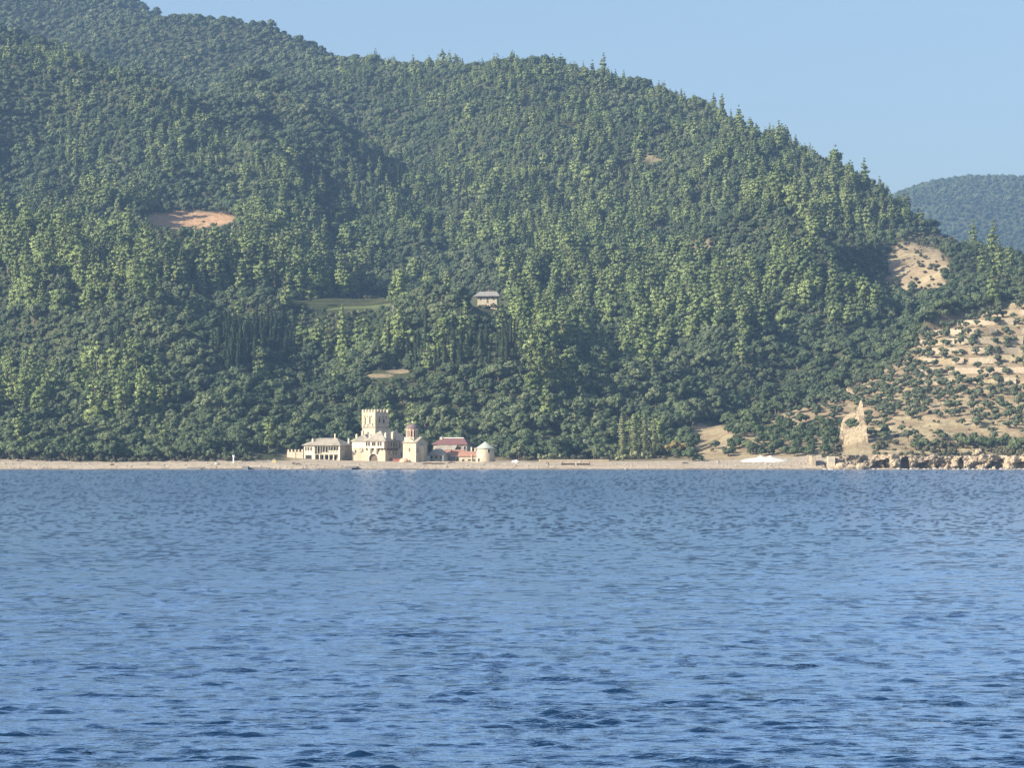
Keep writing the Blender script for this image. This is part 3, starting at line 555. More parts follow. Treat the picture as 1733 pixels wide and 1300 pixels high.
# ------------------------------------------------------------------ individual trees (the 300 of each kind that show largest), the rest as stuff
def stuff_object(name, kind, A, label, cat):
    me = bpy.data.meshes.new(name); me.vertices.add(len(A)); me.vertices.foreach_set('co', A[:, :3].astype(np.float32).ravel())
    for nme, col in (('sz', A[:, 3]), ('rz', A[:, 5])):
        a = me.attributes.new(nme, 'FLOAT', 'POINT'); a.data.foreach_set('value', col.astype(np.float32))
    a = me.attributes.new('vi', 'INT', 'POINT'); a.data.foreach_set('value', A[:, 4].astype(np.int32))
    o = bpy.data.objects.new(name, me); COL.objects.link(o); tag(o, label, cat, kind='stuff')
    ng = bpy.data.node_groups.new(name, 'GeometryNodeTree'); ng.interface.new_socket('Geometry', in_out='INPUT', socket_type='NodeSocketGeometry'); ng.interface.new_socket('Geometry', in_out='OUTPUT', socket_type='NodeSocketGeometry')
    N = ng.nodes; L = ng.links; gi = N.new('NodeGroupInput'); go = N.new('NodeGroupOutput'); ip = N.new('GeometryNodeInstanceOnPoints'); jv = N.new('GeometryNodeJoinGeometry')
    for co, to in PROTO[kind]:
        j = N.new('GeometryNodeJoinGeometry')
        for ob in (co, to):
            oi = N.new('GeometryNodeObjectInfo'); oi.inputs['Object'].default_value = ob; oi.inputs['As Instance'].default_value = False; oi.transform_space = 'ORIGINAL'; L.new(oi.outputs['Geometry'], j.inputs[0])
        gt = N.new('GeometryNodeGeometryToInstance'); L.new(j.outputs[0], gt.inputs[0]); L.new(gt.outputs[0], jv.inputs[0])
    def na(n, ty):
        q = N.new('GeometryNodeInputNamedAttribute'); q.data_type = ty; q.inputs[0].default_value = n; return q.outputs[0]
    cx = N.new('ShaderNodeCombineXYZ'); L.new(na('rz', 'FLOAT'), cx.inputs[2]); er = N.new('FunctionNodeEulerToRotation'); L.new(cx.outputs[0], er.inputs[0])
    L.new(gi.outputs[0], ip.inputs['Points']); L.new(jv.outputs[0], ip.inputs['Instance']); ip.inputs['Pick Instance'].default_value = True
    L.new(na('vi', 'INT'), ip.inputs['Instance Index']); L.new(er.outputs[0], ip.inputs['Rotation']); L.new(na('sz', 'FLOAT'), ip.inputs['Scale']); L.new(ip.outputs[0], go.inputs[0])
    md = o.modifiers.new('scatter', 'NODES'); md.node_group = ng; return o
PROTO = {}
PART = {'pine_tree': 'crown', 'oak_tree': 'crown', 'cypress_tree': 'crown', 'olive_tree': 'crown', 'shrub': 'foliage'}
for k in KIND:
    A = T[k]; idx = np.argsort(-cnt[k]); take = [i for i in idx[:300] if cnt[k][i] > 12]
    # make sure every variant has an individual for the stuff to be copied from
    info = []
    for i in take:
        a = A[i]; u, v = proj(a[0], a[1], a[2]); ct, tr, H, Rr, w = KIND[k][int(a[4])]
        size = 'large' if a[3] > np.percentile(A[take, 3], 66) else ('small' if a[3] < np.percentile(A[take, 3], 33) else 'mid-sized')
        info.append((u, f'{size} {w} {WORDS[k][0]} {where(u, v - H * a[3] * F / a[1] * 0.5)}', i))
    byl = {}
    for it in info: byl.setdefault(it[1], []).append(it)
    PROTO[k] = [None] * len(KIND[k])
    for lab, L_ in byl.items():
        L_.sort()
        for n_, (u, _, i) in enumerate(L_):
            a = A[i]; ct, tr, H, Rr, w = KIND[k][int(a[4])]
            l2 = lab if len(L_) == 1 else f'{lab}, {"leftmost" if n_ == 0 else ORD[min(n_, 19)] + " from left" if n_ < len(L_) - 1 else "rightmost"}'
            if len(l2.replace(',', ' ').split()) > 16: l2 = l2.replace('slightly ', '').replace('just ', '').replace('well ', '')
            o = empty(k, (a[0], a[1], a[2]), a[5], l2, WORDS[k][1], WORDS[k][2]); o.scale = (a[3],) * 3
            c = bpy.data.objects.new(PART[k], ct); COL.objects.link(c); c.parent = o
            q = bpy.data.objects.new('trunk' if k != 'shrub' else 'stem', tr); COL.objects.link(q); q.parent = o
            if PROTO[k][int(a[4])] is None: PROTO[k][int(a[4])] = (c, q)
    rest = np.setdiff1d(np.arange(len(A)), take); PROTO[k] = [p for p in PROTO[k] if p]
    print(k, len(A), 'individual', len(take))
    if len(rest):
        nm = {'pine_tree': ('pine_wood', 'pale green pines growing thickly over the upper slopes', 'pine wood'), 'oak_tree': ('oak_wood', 'dark green evergreen oak wood covering the whole mountainside', 'oak wood'),
              'cypress_tree': ('cypress_wood', 'far cypresses mixed into the wood', 'cypress wood'), 'olive_tree': ('olive_grove', 'grey green olive trees packed on the far part of the spur', 'olive grove'),
              'shrub': ('scrub', 'low dry scrub scattered on the slopes and beach edge', 'scrub')}[k]
        stuff_object(nm[0], k, A[rest], nm[1], nm[2])

# ------------------------------------------------------------------ special trees
def special(name, u, Y, ct, tr, s, label, cat, group=None, z=None, rz=None, part='crown'):
    x = xat(u, Y); zz = float(height(np.array([x]), np.array([Y]))[0]) if z is None else z
    o = empty(name, (x, Y, zz - 0.2), rz if rz is not None else G.uniform(0, 6), label, cat, group); o.scale = s if isinstance(s, tuple) else (s,) * 3
    for n, me in ((part, ct), ('trunk', tr)):
        if me: c = bpy.data.objects.new(n, me); COL.objects.link(c); c.parent = o
    return o
for i, (u, H, lab) in enumerate([(1053, 19.5, 'tall pale green poplar leftmost of the poplar row'), (1073, 19, 'broad forked pale poplar, second from left of the poplar row'), (1090, 18.5, 'pale poplar third from left of the row with a pointed tip'), (1106, 17, 'shortest pale poplar, rightmost of the row')]):
    Rr = 2.1 if i != 1 else 2.6
    lb = [((G.uniform(-0.35, 0.35), G.uniform(-0.35, 0.35), 1.4 + (H - 1.4) * k / 17), (Rr * (math.sin(math.pi * (0.1 + 0.86 * k / 17)) ** 0.7) * G.uniform(0.75, 1.1) + 0.08,) * 2 + (0.8,)) for k in range(18)]
    special('poplar_tree', u, 1241 + i, crown_mesh('poplar_crown', lb, 46, 0.5, 200 + i, F_POP, 0.78), trunk_mesh('poplar_trunk', H * 0.8, 0.2, 60 + i, BARK, 0, 0, 0.005), 1, lab, 'poplar', 'poplars behind the beach')
for i, (u, Y, w, h, lab) in enumerate([(1050, 1224, 6, 3.0, 'small pale clump of reeds left of the largest reed clump'), (1086, 1222, 10, 4.4, 'largest pale green clump of reeds below the poplars'), (925, 1226, 9, 3.4, 'wide pale clump of reeds above the low timber pier'), (945, 1228, 8, 3.4, 'pale reed clump right of the widest one above the timber pier')]):
    lb = [((G.uniform(-w / 2, w / 2), G.uniform(-1.5, 1.5), G.uniform(0.2, 0.75) * h), (0.7, 0.7, h * 0.28)) for k in range(14)]
    special('reed_clump', u, Y, crown_mesh('reed_leaves', lb, 34, 0.4, 210 + i, F_REED), None, 1, lab, 'reeds', 'reed clumps behind the beach', part='leaves', rz=0)
for i, (u, Y, sc_) in enumerate([(1140, 1240, 1.15), (1160, 1244, 0.9), (878, 1238, 1.0)]):
    special('yellowing_tree', u, Y, crown_mesh('yellow_crown', dome_lobes(G, 6.5, 3.4, 20, 0.8, 1.4, 0.14), 26, 0.5, 220 + i, F_GOLD if i < 2 else F_POP), trunk_mesh('yellow_trunk', 3.6, 0.2, 70 + i, BARK), sc_, ['broad golden yellow tree right of the poplars', 'smaller golden tree at the foot of the sandy slope', 'pale yellow green tree right of the windmill'][i], 'tree')
special('round_bush', 1183, 1208, crown_mesh('round_foliage', dome_lobes(G, 2.6, 3.0, 14, 0.7, 1.1, 0.02), 30, 0.4, 230, F_OAK), trunk_mesh('round_trunk', 1.2, 0.12, 80, BARK), 1, 'single round dark bush standing alone on the beach', 'bush', part='foliage')
dm = MB(); dm.tube([(0, 0, -0.5), (0.1, 0, 5), (0, 0.1, 10), (0.15, 0, 15)], [0.3, 0.22, 0.14, 0.04])
for k_ in range(46):
    zz = G.uniform(3, 14.3); a = G.uniform(0, 6.28); q = (15 - zz) * 0.22 + 0.6; dm.tube([(0, 0, zz), (math.cos(a) * q, math.sin(a) * q, zz + q * 0.05)], [0.09, 0.03], 4)
xd = xat(665, 1480); dt = dm.build('dead_pine', GREYW, loc=(xd, 1480, float(height(np.array([xd]), np.array([1480.]))[0]))); tag(dt, 'bare grey dead pine among green pines left of the cypress row', 'dead tree')

exec_buildings = True
# ------------------------------------------------------------------ building helpers (local frame: near corner at 0,0; X negative to the left along the front; Y back)
def zground(x, Y): return float(height(np.array([float(x)]), np.array([float(Y)]))[0])
def site(name, u, Y, th, label, cat, z=2.6, group=None): return empty(name, (xat(u, Y), Y, z), -R(th), label, cat, group)
def part(mb, name, m, parent, smooth=False): return mb.build(name, m, parent, smooth=smooth)
def win(parent, x, z, w, h, frame=PLAST, face='front', off=0.0, name='window', pane=GLASS, fr=0.12):
    mf = MB(); mp = MB()
    def bx(m, a0, a1, d0, d1, z0, z1):
        if face == 'front': m.box(a0, a1, off - d1, off - d0, z0, z1)
        else: m.box(off + d0, off + d1, a0, a1, z0, z1)
    bx(mf, x - w / 2 - fr, x - w / 2, -0.05, 0.12, z, z + h + fr); bx(mf, x + w / 2, x + w / 2 + fr, -0.05, 0.12, z, z + h + fr)
    bx(mf, x - w / 2, x + w / 2, -0.05, 0.12, z + h, z + h + fr); bx(mf, x - w / 2 - fr, x + w / 2 + fr, -0.05, 0.18, z - 0.14, z)
    bx(mp, x - w / 2, x + w / 2, 0.0, 0.03, z, z + h)
    o = part(mf, name, frame, parent); part(mp, 'pane', pane, o); return o
def chimney(parent, x, y, z, h=1.8, w=0.7, m=PLAST):
    mb = MB().box(x - w / 2, x + w / 2, y - w / 2, y + w / 2, z - 1.5, z + h).box(x - w * 0.65, x + w * 0.65, y - w * 0.65, y + w * 0.65, z + h, z + h + 0.18)
    mb.box(x - w * 0.3, x + w * 0.3, y - w * 0.3, y + w * 0.3, z + h + 0.18, z + h + 0.5); return part(mb, 'chimney', m, parent)
# ---- square tower
tw = site('stone_tower', 635, 1232, 43, 'tall square crenellated stone tower rising behind the arched boathouse', 'tower')
a = 7.9; H = 23.0; mb = MB().box(-a, 0, 0, a, -1, H - 8.2)
part(mb, 'tower_wall', STONE, tw)
e = 0.16; mb = MB().box(-a - e, e, -e, a + e, H - 7.6, H - 1.5)
for k in range(9):
    q = -a - e + (a + 2 * e) * (k + 0.15) / 9
    mb.box(q, q + 0.45, -e + 0.02, 0.3, H - 8.3, H - 7.6); mb.box(-0.3, e - 0.02, -q - 0.45, -q, H - 8.3, H - 7.6)
part(mb, 'upper_wall', STONE, tw)
for k in range(5):
    q = -a - e + (a + 2 * e - 1.1) * k / 4
    for (x0, x1, y0, y1) in ((q, q + 1.1, -e, -e + 0.6), (q, q + 1.1, a + e - 0.6, a + e), (e - 0.6, e, -q - 1.1, -q), (-a - e, -a - e + 0.6, -q - 1.1, -q)):
        if (k in (0, 4)) and y1 - y0 > 1: continue
        part(MB().box(x0, x1, y0, y1, H - 1.5, H - 0.5).add([(x0, y0, H - 0.5), (x1, y0, H - 0.5), (x1, y1, H - 0.5), (x0, y1, H - 0.5), ((x0 + x1) / 2, (y0 + y1) / 2, H - 0.2)], [(0, 1, 4), (1, 2, 4), (2, 3, 4), (3, 0, 4)]), 'merlon', STONE, tw)
for fx, zz, w, h in ((-5.9, H - 6.6, 0.5, 3.0), (-3.1, H - 6.6, 0.6, 3.4), (-6.6, H - 7.3, 0.5, 0.7), (-4.2, H - 7.3, 0.5, 0.7), (-1.4, H - 7.2, 0.5, 1.0), (-6.2, H - 3.6, 0.35, 0.6), (-4.6, H - 3.6, 0.35, 0.6), (-2.3, H - 3.6, 0.35, 0.8)): win(tw, fx, zz, w, h, STONE, off=-e and (-e))
win(tw, -4.3, H - 10.6, 0.8, 0.7, STONE); win(tw, -3.0, H - 14.8, 0.6, 2.6, STONE)
for fy, zz, w, h in ((2.2, H - 6.0, 0.8, 1.6), (4.8, H - 6.0, 0.8, 1.6), (2.4, H - 3.9, 0.5, 0.6), (4.3, H - 3.9, 0.5, 0.6), (6.2, H - 3.9, 0.5, 0.6)): win(tw, fy, zz, w, h, STONE2, 'side', e)
win(tw, 3.6, H - 10.5, 0.7, 1.0, STONE2, 'side', 0)
# ---- arched boathouse in front of the tower
bh = site('boathouse', 652, 1214, 30, 'large stone boathouse with an arched gate, white jettied storey and slate roof', 'boathouse', 2.5)
W1, D1, HB = 16.6, 19.0, 9.4
arc = [(-5.9 + 2.1 * math.cos(t_), 2.0 + 1.9 * math.sin(t_)) for t_ in np.linspace(0, math.pi, 13)]
poly = [(0, -1), (0, 6.0), (-8.0, 6.0), (-8.0, -1), (-8.0 + 0.0001, -1)]
fw = MB()     # front wall around the arch, built of strips
xs = [-8.0] + [p[0] for p in arc[::-1]] + [0.0]; zs = [-1] + [p[1] for p in arc[::-1]] + [-1]
for i in range(len(xs) - 1):
    z0, z1 = (zs[i], zs[i + 1]) if 0 < i < len(xs) - 2 else (-1, -1)
    fw.prism([(xs[i], z0), (xs[i + 1], z1), (xs[i + 1], 6.2), (xs[i], 6.2)], 0, 1.0)
fw.box(-W1, -8.0, 0, 1.0, -1, HB); fw.box(-8.0, 0, 0.0, 1.0, 6.2, HB); fw.box(-1.0, 0, 1.0, D1, -1, HB); fw.box(-W1, -W1 + 1, 1.0, D1, -1, HB); fw.box(-W1, 0, D1, D1 + 0.6, -1, HB)
part(fw, 'wall', STONE, bh)
gt = part(MB().box(-8.0, -3.8, 0.75, 0.95, -1, 3.95), 'gate', WOOD, bh)
vs = []
ar = MB()
for i in range(12):
    t0, t1 = math.pi * i / 12, math.pi * (i + 1) / 12; c0 = (-5.9, 2.0)
    pt = lambda t_, r_: (c0[0] + r_ * math.cos(t_), c0[1] + r_ * 0.93 * math.sin(t_))
    ar.prism([pt(t0, 2.12), pt(t1, 2.12), pt(t1, 2.6), pt(t0, 2.6)], -0.12, 0.1)
part(ar, 'arch', PLAST, bh)
part(MB().box(-9.4, 0.05, -1.0, 0, 6.3, HB - 0.01), 'jettied_storey', PLAST, bh)
for k in range(7):
    x0 = -9.2 + k * 1.5; br = MB().prism([(0, 0), (0, 0)], 0, 0) if False else MB()
    br.add([(x0, 0, 5.2), (x0 + 0.22, 0, 5.2), (x0 + 0.22, 0, 6.3), (x0, 0, 6.3), (x0, -1.0, 6.3), (x0 + 0.22, -1.0, 6.3)], [(0, 1, 5, 4), (0, 4, 3), (1, 2, 5), (3, 4, 5, 2)]); part(br, 'bracket', WOOD, bh)
for cx_ in (-7.3, -4.2): part(MB().frus(cx_, -0.3, 4.0, 5.9, 0.35, 1.0, 10).frus(cx_, -0.3, 5.9, 6.28, 1.0, 1.0, 10), 'corbel', PLAST, bh)
for fx in (-8.6, -7.4, -5.6, -4.6, -2.8, -1.6): win(bh, fx, 7.4, 0.55, 1.3, WOOD, off=-1.0)
for fx, zz, w, h in ((-14.9, 7.4, 0.5, 1.0), (-12.4, 6.0, 0.8, 2.6), (-10.4, 7.4, 0.5, 1.0), (-14.8, 4.4, 0.7, 1.1), (-12.0, 4.6, 0.4, 0.5), (-11.2, 4.8, 0.4, 1.2)): win(bh, fx, zz, w, h, STONE2 if zz < 6 else PLAST)
part(MB().box(-W1 + 0.03, -9.4, -0.06, 0, 6.4, HB), 'plaster_band', PLAST, bh)
bal = part(MB().box(0, 1.1, 0.8, 9.5, 6.0, 6.25), 'balcony', WOOD, bh)
for k in range(8): part(MB().box(1.0, 1.1, 0.8 + k * 1.23, 0.9 + k * 1.23, 6.25, HB - 0.1), 'post', WOOD, bal)
part(MB().box(1.0, 1.08, 0.8, 9.5, 7.1, 7.2), 'rail', WOOD, bal)
for k in range(6): part(MB().add([(0, 1.2 + k * 1.5, 4.9), (0, 1.4 + k * 1.5, 4.9), (0, 1.4 + k * 1.5, 6), (0, 1.2 + k * 1.5, 6), (1.0, 1.2 + k * 1.5, 6), (1.0, 1.4 + k * 1.5, 6)], [(0, 1, 5, 4), (0, 4, 3), (1, 2, 5)]), 'brace', WOOD, bal)
for fy in (2.2, 4.4, 6.6, 8.6): win(bh, fy, 7.0, 0.8, 1.7, PLAST, 'side', 0)
for fy in (11.5, 14.0, 16.5): win(bh, fy, 6.2, 0.7, 1.6, STONE2, 'side', 0)
for fy in (12.5, 15.5): win(bh, fy, 3.0, 0.6, 1.4, STONE2, 'side', 0)
win(bh, 4.2, 0.1, 1.2, 2.0, STONE2, 'side', 0, 'door', WOOD)
for fy in (3.0, 6.2, 8.4): win(bh, fy, 3.6, 0.6, 1.2, STONE2, 'side', 0)
rf = part(MB().hip(-9.6, 0.2, -0.6, D1 + 0.4, HB, 4.3, 0.9, 5.2), 'roof', SLATE, bh)
part(MB().hip(-W1, -8.6, 0, D1 * 0.55, HB - 0.03, 2.9, 0.5, 4.0), 'left_roof', SLATE, bh)
for (x_, y_, z_, h_) in ((-15.6, 2.2, HB + 1.0, 1.5), (-13.6, 3.5, HB + 1.6, 2.3), (-8.6, 1.6, HB + 0.8, 1.6), (-0.6, 1.2, HB + 1.3, 1.6), (0.1, 5.4, HB + 1.4, 1.9), (0.2, 8.2, HB + 0.8, 1.5), (-0.4, 7.0, HB + 2.0, 1.3)): chimney(rf, x_, y_, z_, h_, 0.8, STONE if x_ < -10 else PLAST)
# ---- long hall with loggia
hl = site('loggia_hall', 575, 1219, 25, 'two storey stone hall with a pillared loggia, balcony and low slate roof', 'hall', 2.9)
W2, D2, H2 = 17.2, 10.8, 7.0
part(MB().box(-W2, -12.2, 0, D2, -1.2, H2).box(-12.2, 0, 2.6, D2, -1.2, H2).box(-0.5, 0, 0, 2.6, -1.2, H2), 'wall', PLAST, hl)
part(MB().box(0.0, 0.06, 0, D2, -1.2, H2), 'end_wall', STONE2, hl)
part(MB().box(-12.2, -0.5, 0, 2.6, -1.2, 0.0).box(-12.2, -0.5, 0.0, 2.6, 3.2, 3.5), 'loggia_floor', STONE, hl)
for k in range(6): part(MB().box(-12.2 + k * 2.26, -11.8 + k * 2.26, 0.0, 0.42, 0, 3.2), 'pillar', PLAST, hl)
for k in range(10): part(MB().box(-12.1 + k * 1.27, -11.95 + k * 1.27, 0.05, 0.2, 3.5, H2 - 0.05), 'post', PLAST, hl)
part(MB().box(-12.1, -0.55, 0.06, 0.12, 4.35, 4.45), 'rail', WOOD, hl)
part(MB().box(-5.6, -0.6, 0.22, 0.3, 3.5, 4.9), 'parapet', PLAST, hl)
for fx in (-11.3, -9.4, -7.5, -5.6, -3.6, -1.6): win(hl, fx, 4.3, 1.1, 1.9, WOOD, off=2.6); win(hl, fx, 0.6, 1.1, 2.0, WOOD, off=2.6)
for fx in (-16.2, -15.0, -13.7): win(hl, fx, 4.9, 0.7, 1.5, PLAST)
win(hl, -14.9, 1.0, 3.0, 2.0, PLAST)
win(hl, 1.8, 4.7, 0.6, 1.1, PLAST, 'side', 0.06); win(hl, 1.8, 0.8, 0.6, 1.6, PLAST, 'side', 0.06); win(hl, 7.5, 0.2, 4.2, 0.9, STONE2, 'side', 0.06)
rf = part(MB().hip(-W2, 0, 0, D2, H2 + 0.24, 3.0, 0.7, 5.0), 'roof', SLATE, hl)
chimney(rf, -14.2, 2.4, H2 + 1.3, 1.2); chimney(rf, -5.2, 5.4, H2 + 3.0, 1.6, 0.5); chimney(rf, -0.3, 8.5, H2 + 1.0, 1.6)
st = MB()
for k in range(8): st.box(-13.6 + k * 0.42, -13.18 + k * 0.42, -1.4, 0, -1.5, 1.2 - k * 0.28)
part(st, 'steps', STONE, hl)
# ---- crenellated yard wall
cw = site('yard_wall', 513, 1226, 22, 'low crenellated stone yard wall left of the loggia hall', 'wall', 2.6)
part(MB().box(-7.6, 0, 0, 0.9, -1, 4.6).box(-7.6, -6.7, 0.9, 6, -1, 4.6), 'wall', STONE, cw)
part(MB().box(-3.9, -3.5, -0.25, 0, -1, 4.5), 'buttress', STONE, cw)
for k in range(5): part(MB().box(-7.4 + k * 1.62, -6.7 + k * 1.62, 0.1, 0.8, 4.6, 5.7), 'merlon', STONE, cw)
# ---- domed church
ch = site('domed_church', 704, 1204, 30, 'pale stone church with a pink brick drum and dark dome', 'church', 2.5)
Wc, Dc, Hc = 6.4, 9.0, 8.6
part(MB().box(-Wc, 0, 0, Dc, -1, Hc).prism([(-Wc + 0.1, Hc), (-0.1, Hc), (-Wc / 2, Hc + 1.9)], 0.003, Dc - 0.003), 'wall', STONE, ch)
gy = MB(); gy.add([(0.003, 0.1, Hc), (0.003, Dc - 0.1, Hc), (0.003, Dc / 2, Hc + 2.1), (-Wc, 0.1, Hc), (-Wc, Dc - 0.1, Hc), (-Wc, Dc / 2, Hc + 2.1)], [(0, 1, 2), (3, 5, 4), (0, 2, 5, 3), (1, 4, 5, 2)]); part(gy, 'gable', STONE, ch)
rr = MB()
for sgn in (0, 1):
    y0 = -0.45 if sgn == 0 else Dc + 0.45
    rr.add([(0.5, y0, Hc - 0.15), (0.5, Dc / 2, Hc + 2.25), (-Wc - 0.3, Dc / 2, Hc + 2.25), (-Wc - 0.3, y0, Hc - 0.15), (0.5, y0, Hc + 0.05), (0.5, Dc / 2, Hc + 2.45), (-Wc - 0.3, Dc / 2, Hc + 2.45), (-Wc - 0.3, y0, Hc + 0.05)], [(0, 1, 2, 3), (4, 7, 6, 5), (0, 4, 5, 1), (0, 3, 7, 4), (2, 6, 7, 3)])
part(rr, 'roof', SLATE, ch)
part(MB().box(-6.6, -1.9, 1.4, 6.2, Hc - 1, Hc + 2.2), 'drum_base', STONE, ch)
dc = (-4.3, 3.8)
dr = part(MB().frus(*dc, Hc + 1.0, Hc + 5.9, 2.35, 2.35, 12, ph=R(15)), 'drum', PINKB, ch)
for k in range(12):
    t_ = R(30 * k); cx_, cy_ = dc[0] + 2.36 * math.cos(t_), dc[1] + 2.36 * math.sin(t_); c0, s0 = math.cos(t_), math.sin(t_)
    def qd(w, d, z0, z1, m, nm):
        px, py = -s0 * w / 2, c0 * w / 2; ox, oy = c0 * d, s0 * d; bx_, by_ = dc[0] + 2.1 * c0, dc[1] + 2.1 * s0
        part(MB().add([(bx_ - px, by_ - py, z0), (bx_ + px, by_ + py, z0), (cx_ + px + ox - c0 * .1, cy_ + py + oy - s0 * .1, z0), (cx_ - px + ox - c0 * .1, cy_ - py + oy - s0 * .1, z0), (bx_ - px, by_ - py, z1), (bx_ + px, by_ + py, z1), (cx_ + px + ox - c0 * .1, cy_ + py + oy - s0 * .1, z1), (cx_ - px + ox - c0 * .1, cy_ - py + oy - s0 * .1, z1)], [(0, 1, 2, 3), (4, 7, 6, 5), (0, 4, 5, 1), (1, 5, 6, 2), (2, 6, 7, 3), (3, 7, 4, 0)]), nm, m, dr)
    qd(0.45, 0.06, Hc + 2.4, Hc + 5.0, GLASS, 'window')
for k in range(12):
    t_ = R(30 * k + 15); part(MB().frus(dc[0] + 2.42 * math.cos(t_), dc[1] + 2.42 * math.sin(t_), Hc + 1.8, Hc + 5.8, 0.17, 0.17, 6), 'column', PLAST, dr)
dm = MB(); prev = None
pr = [(2.75, 5.85), (2.7, 6.15), (2.45, 6.7), (1.95, 7.25), (1.3, 7.65), (0.6, 7.9), (0.05, 8.05)]
for (r0, z0), (r1, z1) in zip(pr[:-1], pr[1:]): dm.frus(*dc, Hc + z0, Hc + z1, r0, r1, 20, cap=False)
dm.frus(*dc, Hc + 5.75, Hc + 5.85, 2.5, 2.75, 20)
dome = part(dm, 'dome', DOMEM, ch, smooth=True)
part(MB().box(dc[0] - 0.05, dc[0] + 0.05, dc[1] - 0.05, dc[1] + 0.05, Hc + 8.0, Hc + 9.2).box(dc[0] - 0.35, dc[0] + 0.35, dc[1] - 0.045, dc[1] + 0.045, Hc + 8.65, Hc + 8.76), 'cross', WHITE, dome)
part(MB().add(*(lambda hs: ([(0, 2.6, -1), (1.5, 3.4, -1), (1.5, 5.8, -1), (0, 6.6, -1), (0, 2.6, hs), (1.5, 3.4, hs), (1.5, 5.8, hs), (0, 6.6, hs), (0, 4.6, hs + 1.1)], [(0, 1, 5, 4), (1, 2, 6, 5), (2, 3, 7, 6), (4, 5, 8), (5, 6, 8), (6, 7, 8)]))(7.2)), 'apse', STONE, ch)
for fx, zz, w, h in ((-3.2, 4.9, 0.5, 1.4), (-3.2, 0.9, 0.4, 0.5), (-4.4, 8.4, 0.4, 0.4)): win(ch, fx, zz, w, h, STONE)
win(ch, 1.3, 4.4, 0.5, 1.5, STONE2, 'side', 0); win(ch, 7.8, 4.4, 0.5, 1.5, STONE2, 'side', 0)
part(MB().box(-Wc - 0.8, 0.8, -0.8, Dc + 0.5, -1.5, 0.4), 'plinth', STONE, ch)
# ---- maroon roofed house behind
mh = site('maroon_roofed_house', 790, 1256, 20, 'grey stone house with a maroon tiled roof and pale ridge behind the cottages', 'house', 3.0)
part(MB().box(-15.5, 0, 0, 7, -1, 7.4).box(-13, -4.5, -3.6, 0, -1, 5.0), 'wall', STONE2, mh)
rf = part(MB().hip(-15.5, 0, 0, 7, 7.6, 2.7, 0.6, 3.2), 'roof', MAROON, mh); part(MB().box(-12.9, -2.7, 3.3, 3.7, 10.26, 10.5), 'ridge_cap', WHITE, rf)
part(MB().add([(-13.4, -4.2, 4.7), (-4.2, -4.2, 4.7), (-4.2, 0.0, 7.3), (-13.4, 0.0, 7.3), (-13.4, -4.2, 4.95), (-4.2, -4.2, 4.95), (-4.2, 0.0, 7.45), (-13.4, 0.0, 7.45)], [(0, 3, 2, 1), (4, 5, 6, 7), (0, 1, 5, 4), (1, 2, 6, 5), (3, 0, 4, 7)]), 'lean_to_roof', SLATE, mh)
for fx, zz in ((-3.2, 5.2), (-0.9, 5.2)): win(mh, fx, zz, 0.8, 1.5, STONE2)
for fx in (-11.6, -9.2, -6.6): win(mh, fx, 2.9, 0.7, 1.1, STONE2, off=-3.6)
chimney(rf, -13.0, 3.2, 9.2, 1.1, 1.2); chimney(rf, 1.8, 1.0, 4.4, 1.6, 0.6)
# ---- open pavilion
pv_ = site('pavilion', 751, 1212, 16, 'white pillared pavilion with a pale pyramidal slate roof right of the church', 'pavilion', 2.9)
part(MB().box(-7.0, 0, 1.6, 5.6, -1, 2.9), 'wall', PLAST, pv_)
for q in (-7.1, -0.75): part(MB().box(q, q + 0.8, -0.3, 0.5, -1, 2.95), 'pillar', WHITE, pv_)
for fx in (-5.8, -3.8, -1.6): win(pv_, fx, 1.6, 0.9, 0.9, PLAST, off=1.6)
part(MB().box(-6.3, -4.6, 1.2, 1.5, -0.5, 0.9).box(-2.6, -0.8, 1.2, 1.5, -0.5, 0.9), 'bench', WOOD, pv_)
part(MB().hip(-7.0, 0.3, -0.3, 5.6, 3.15, 2.5, 0.5, 3.1), 'roof', SLATE, pv_)
# ---- terracotta cottages
def gable(mb, x0, x1, y0, y1, z, h, o_=0.4, t=0.18):
    yc = (y0 + y1) / 2
    for ya in (y0 - o_, y1 + o_):
        mb.add([(x0 - o_, ya, z - 0.1), (x1 + o_, ya, z - 0.1), (x1 + o_, yc, z + h), (x0 - o_, yc, z + h), (x0 - o_, ya, z - 0.1 + t), (x1 + o_, ya, z - 0.1 + t), (x1 + o_, yc, z + h + t), (x0 - o_, yc, z + h + t)], [(0, 1, 2, 3), (4, 7, 6, 5), (0, 4, 5, 1), (1, 5, 6, 2), (3, 7, 4, 0)])
    return mb
c1 = site('terracotta_cottage', 783, 1218, 12, 'cottage with a long terracotta roof and grey shed front beside the pavilion', 'cottage', 2.9)
part(MB().box(-7.8, 0, 0, 5, -1, 3.1), 'wall', STONE, c1); rf = part(gable(MB(), -7.8, 0, 0, 5, 3.2, 1.9), 'roof', TERRA, c1)
part(MB().box(-6.6, -3.4, -1.4, 0, -1, 2.5), 'shed', CONC, c1); chimney(rf, -5.2, 1.2, 4.0, 1.0, 0.35, WOOD); win(c1, -1.9, -0.2, 1.2, 2.0, WOOD, name='door', pane=WOOD)
c2 = site('terracotta_cottage', 806, 1211, 10, 'lower cottage with an orange terracotta roof against the windmill', 'cottage', 2.6)
part(MB().box(-7.4, 0, 0, 4.6, -1, 2.7), 'wall', STONE, c2); rf = part(gable(MB(), -7.4, 0, 0, 4.6, 2.8, 1.9), 'roof', TERRA, c2)
win(c2, -5.6, 0.5, 0.8, 1.1, STONE); win(c2, -2.9, 0.8, 1.2, 0.7, STONE); win(c2, -0.9, -0.3, 1.0, 2.0, STONE2, name='door', pane=WOOD); chimney(rf, -1.4, 4.9, 4.4, 1.5, 0.6)
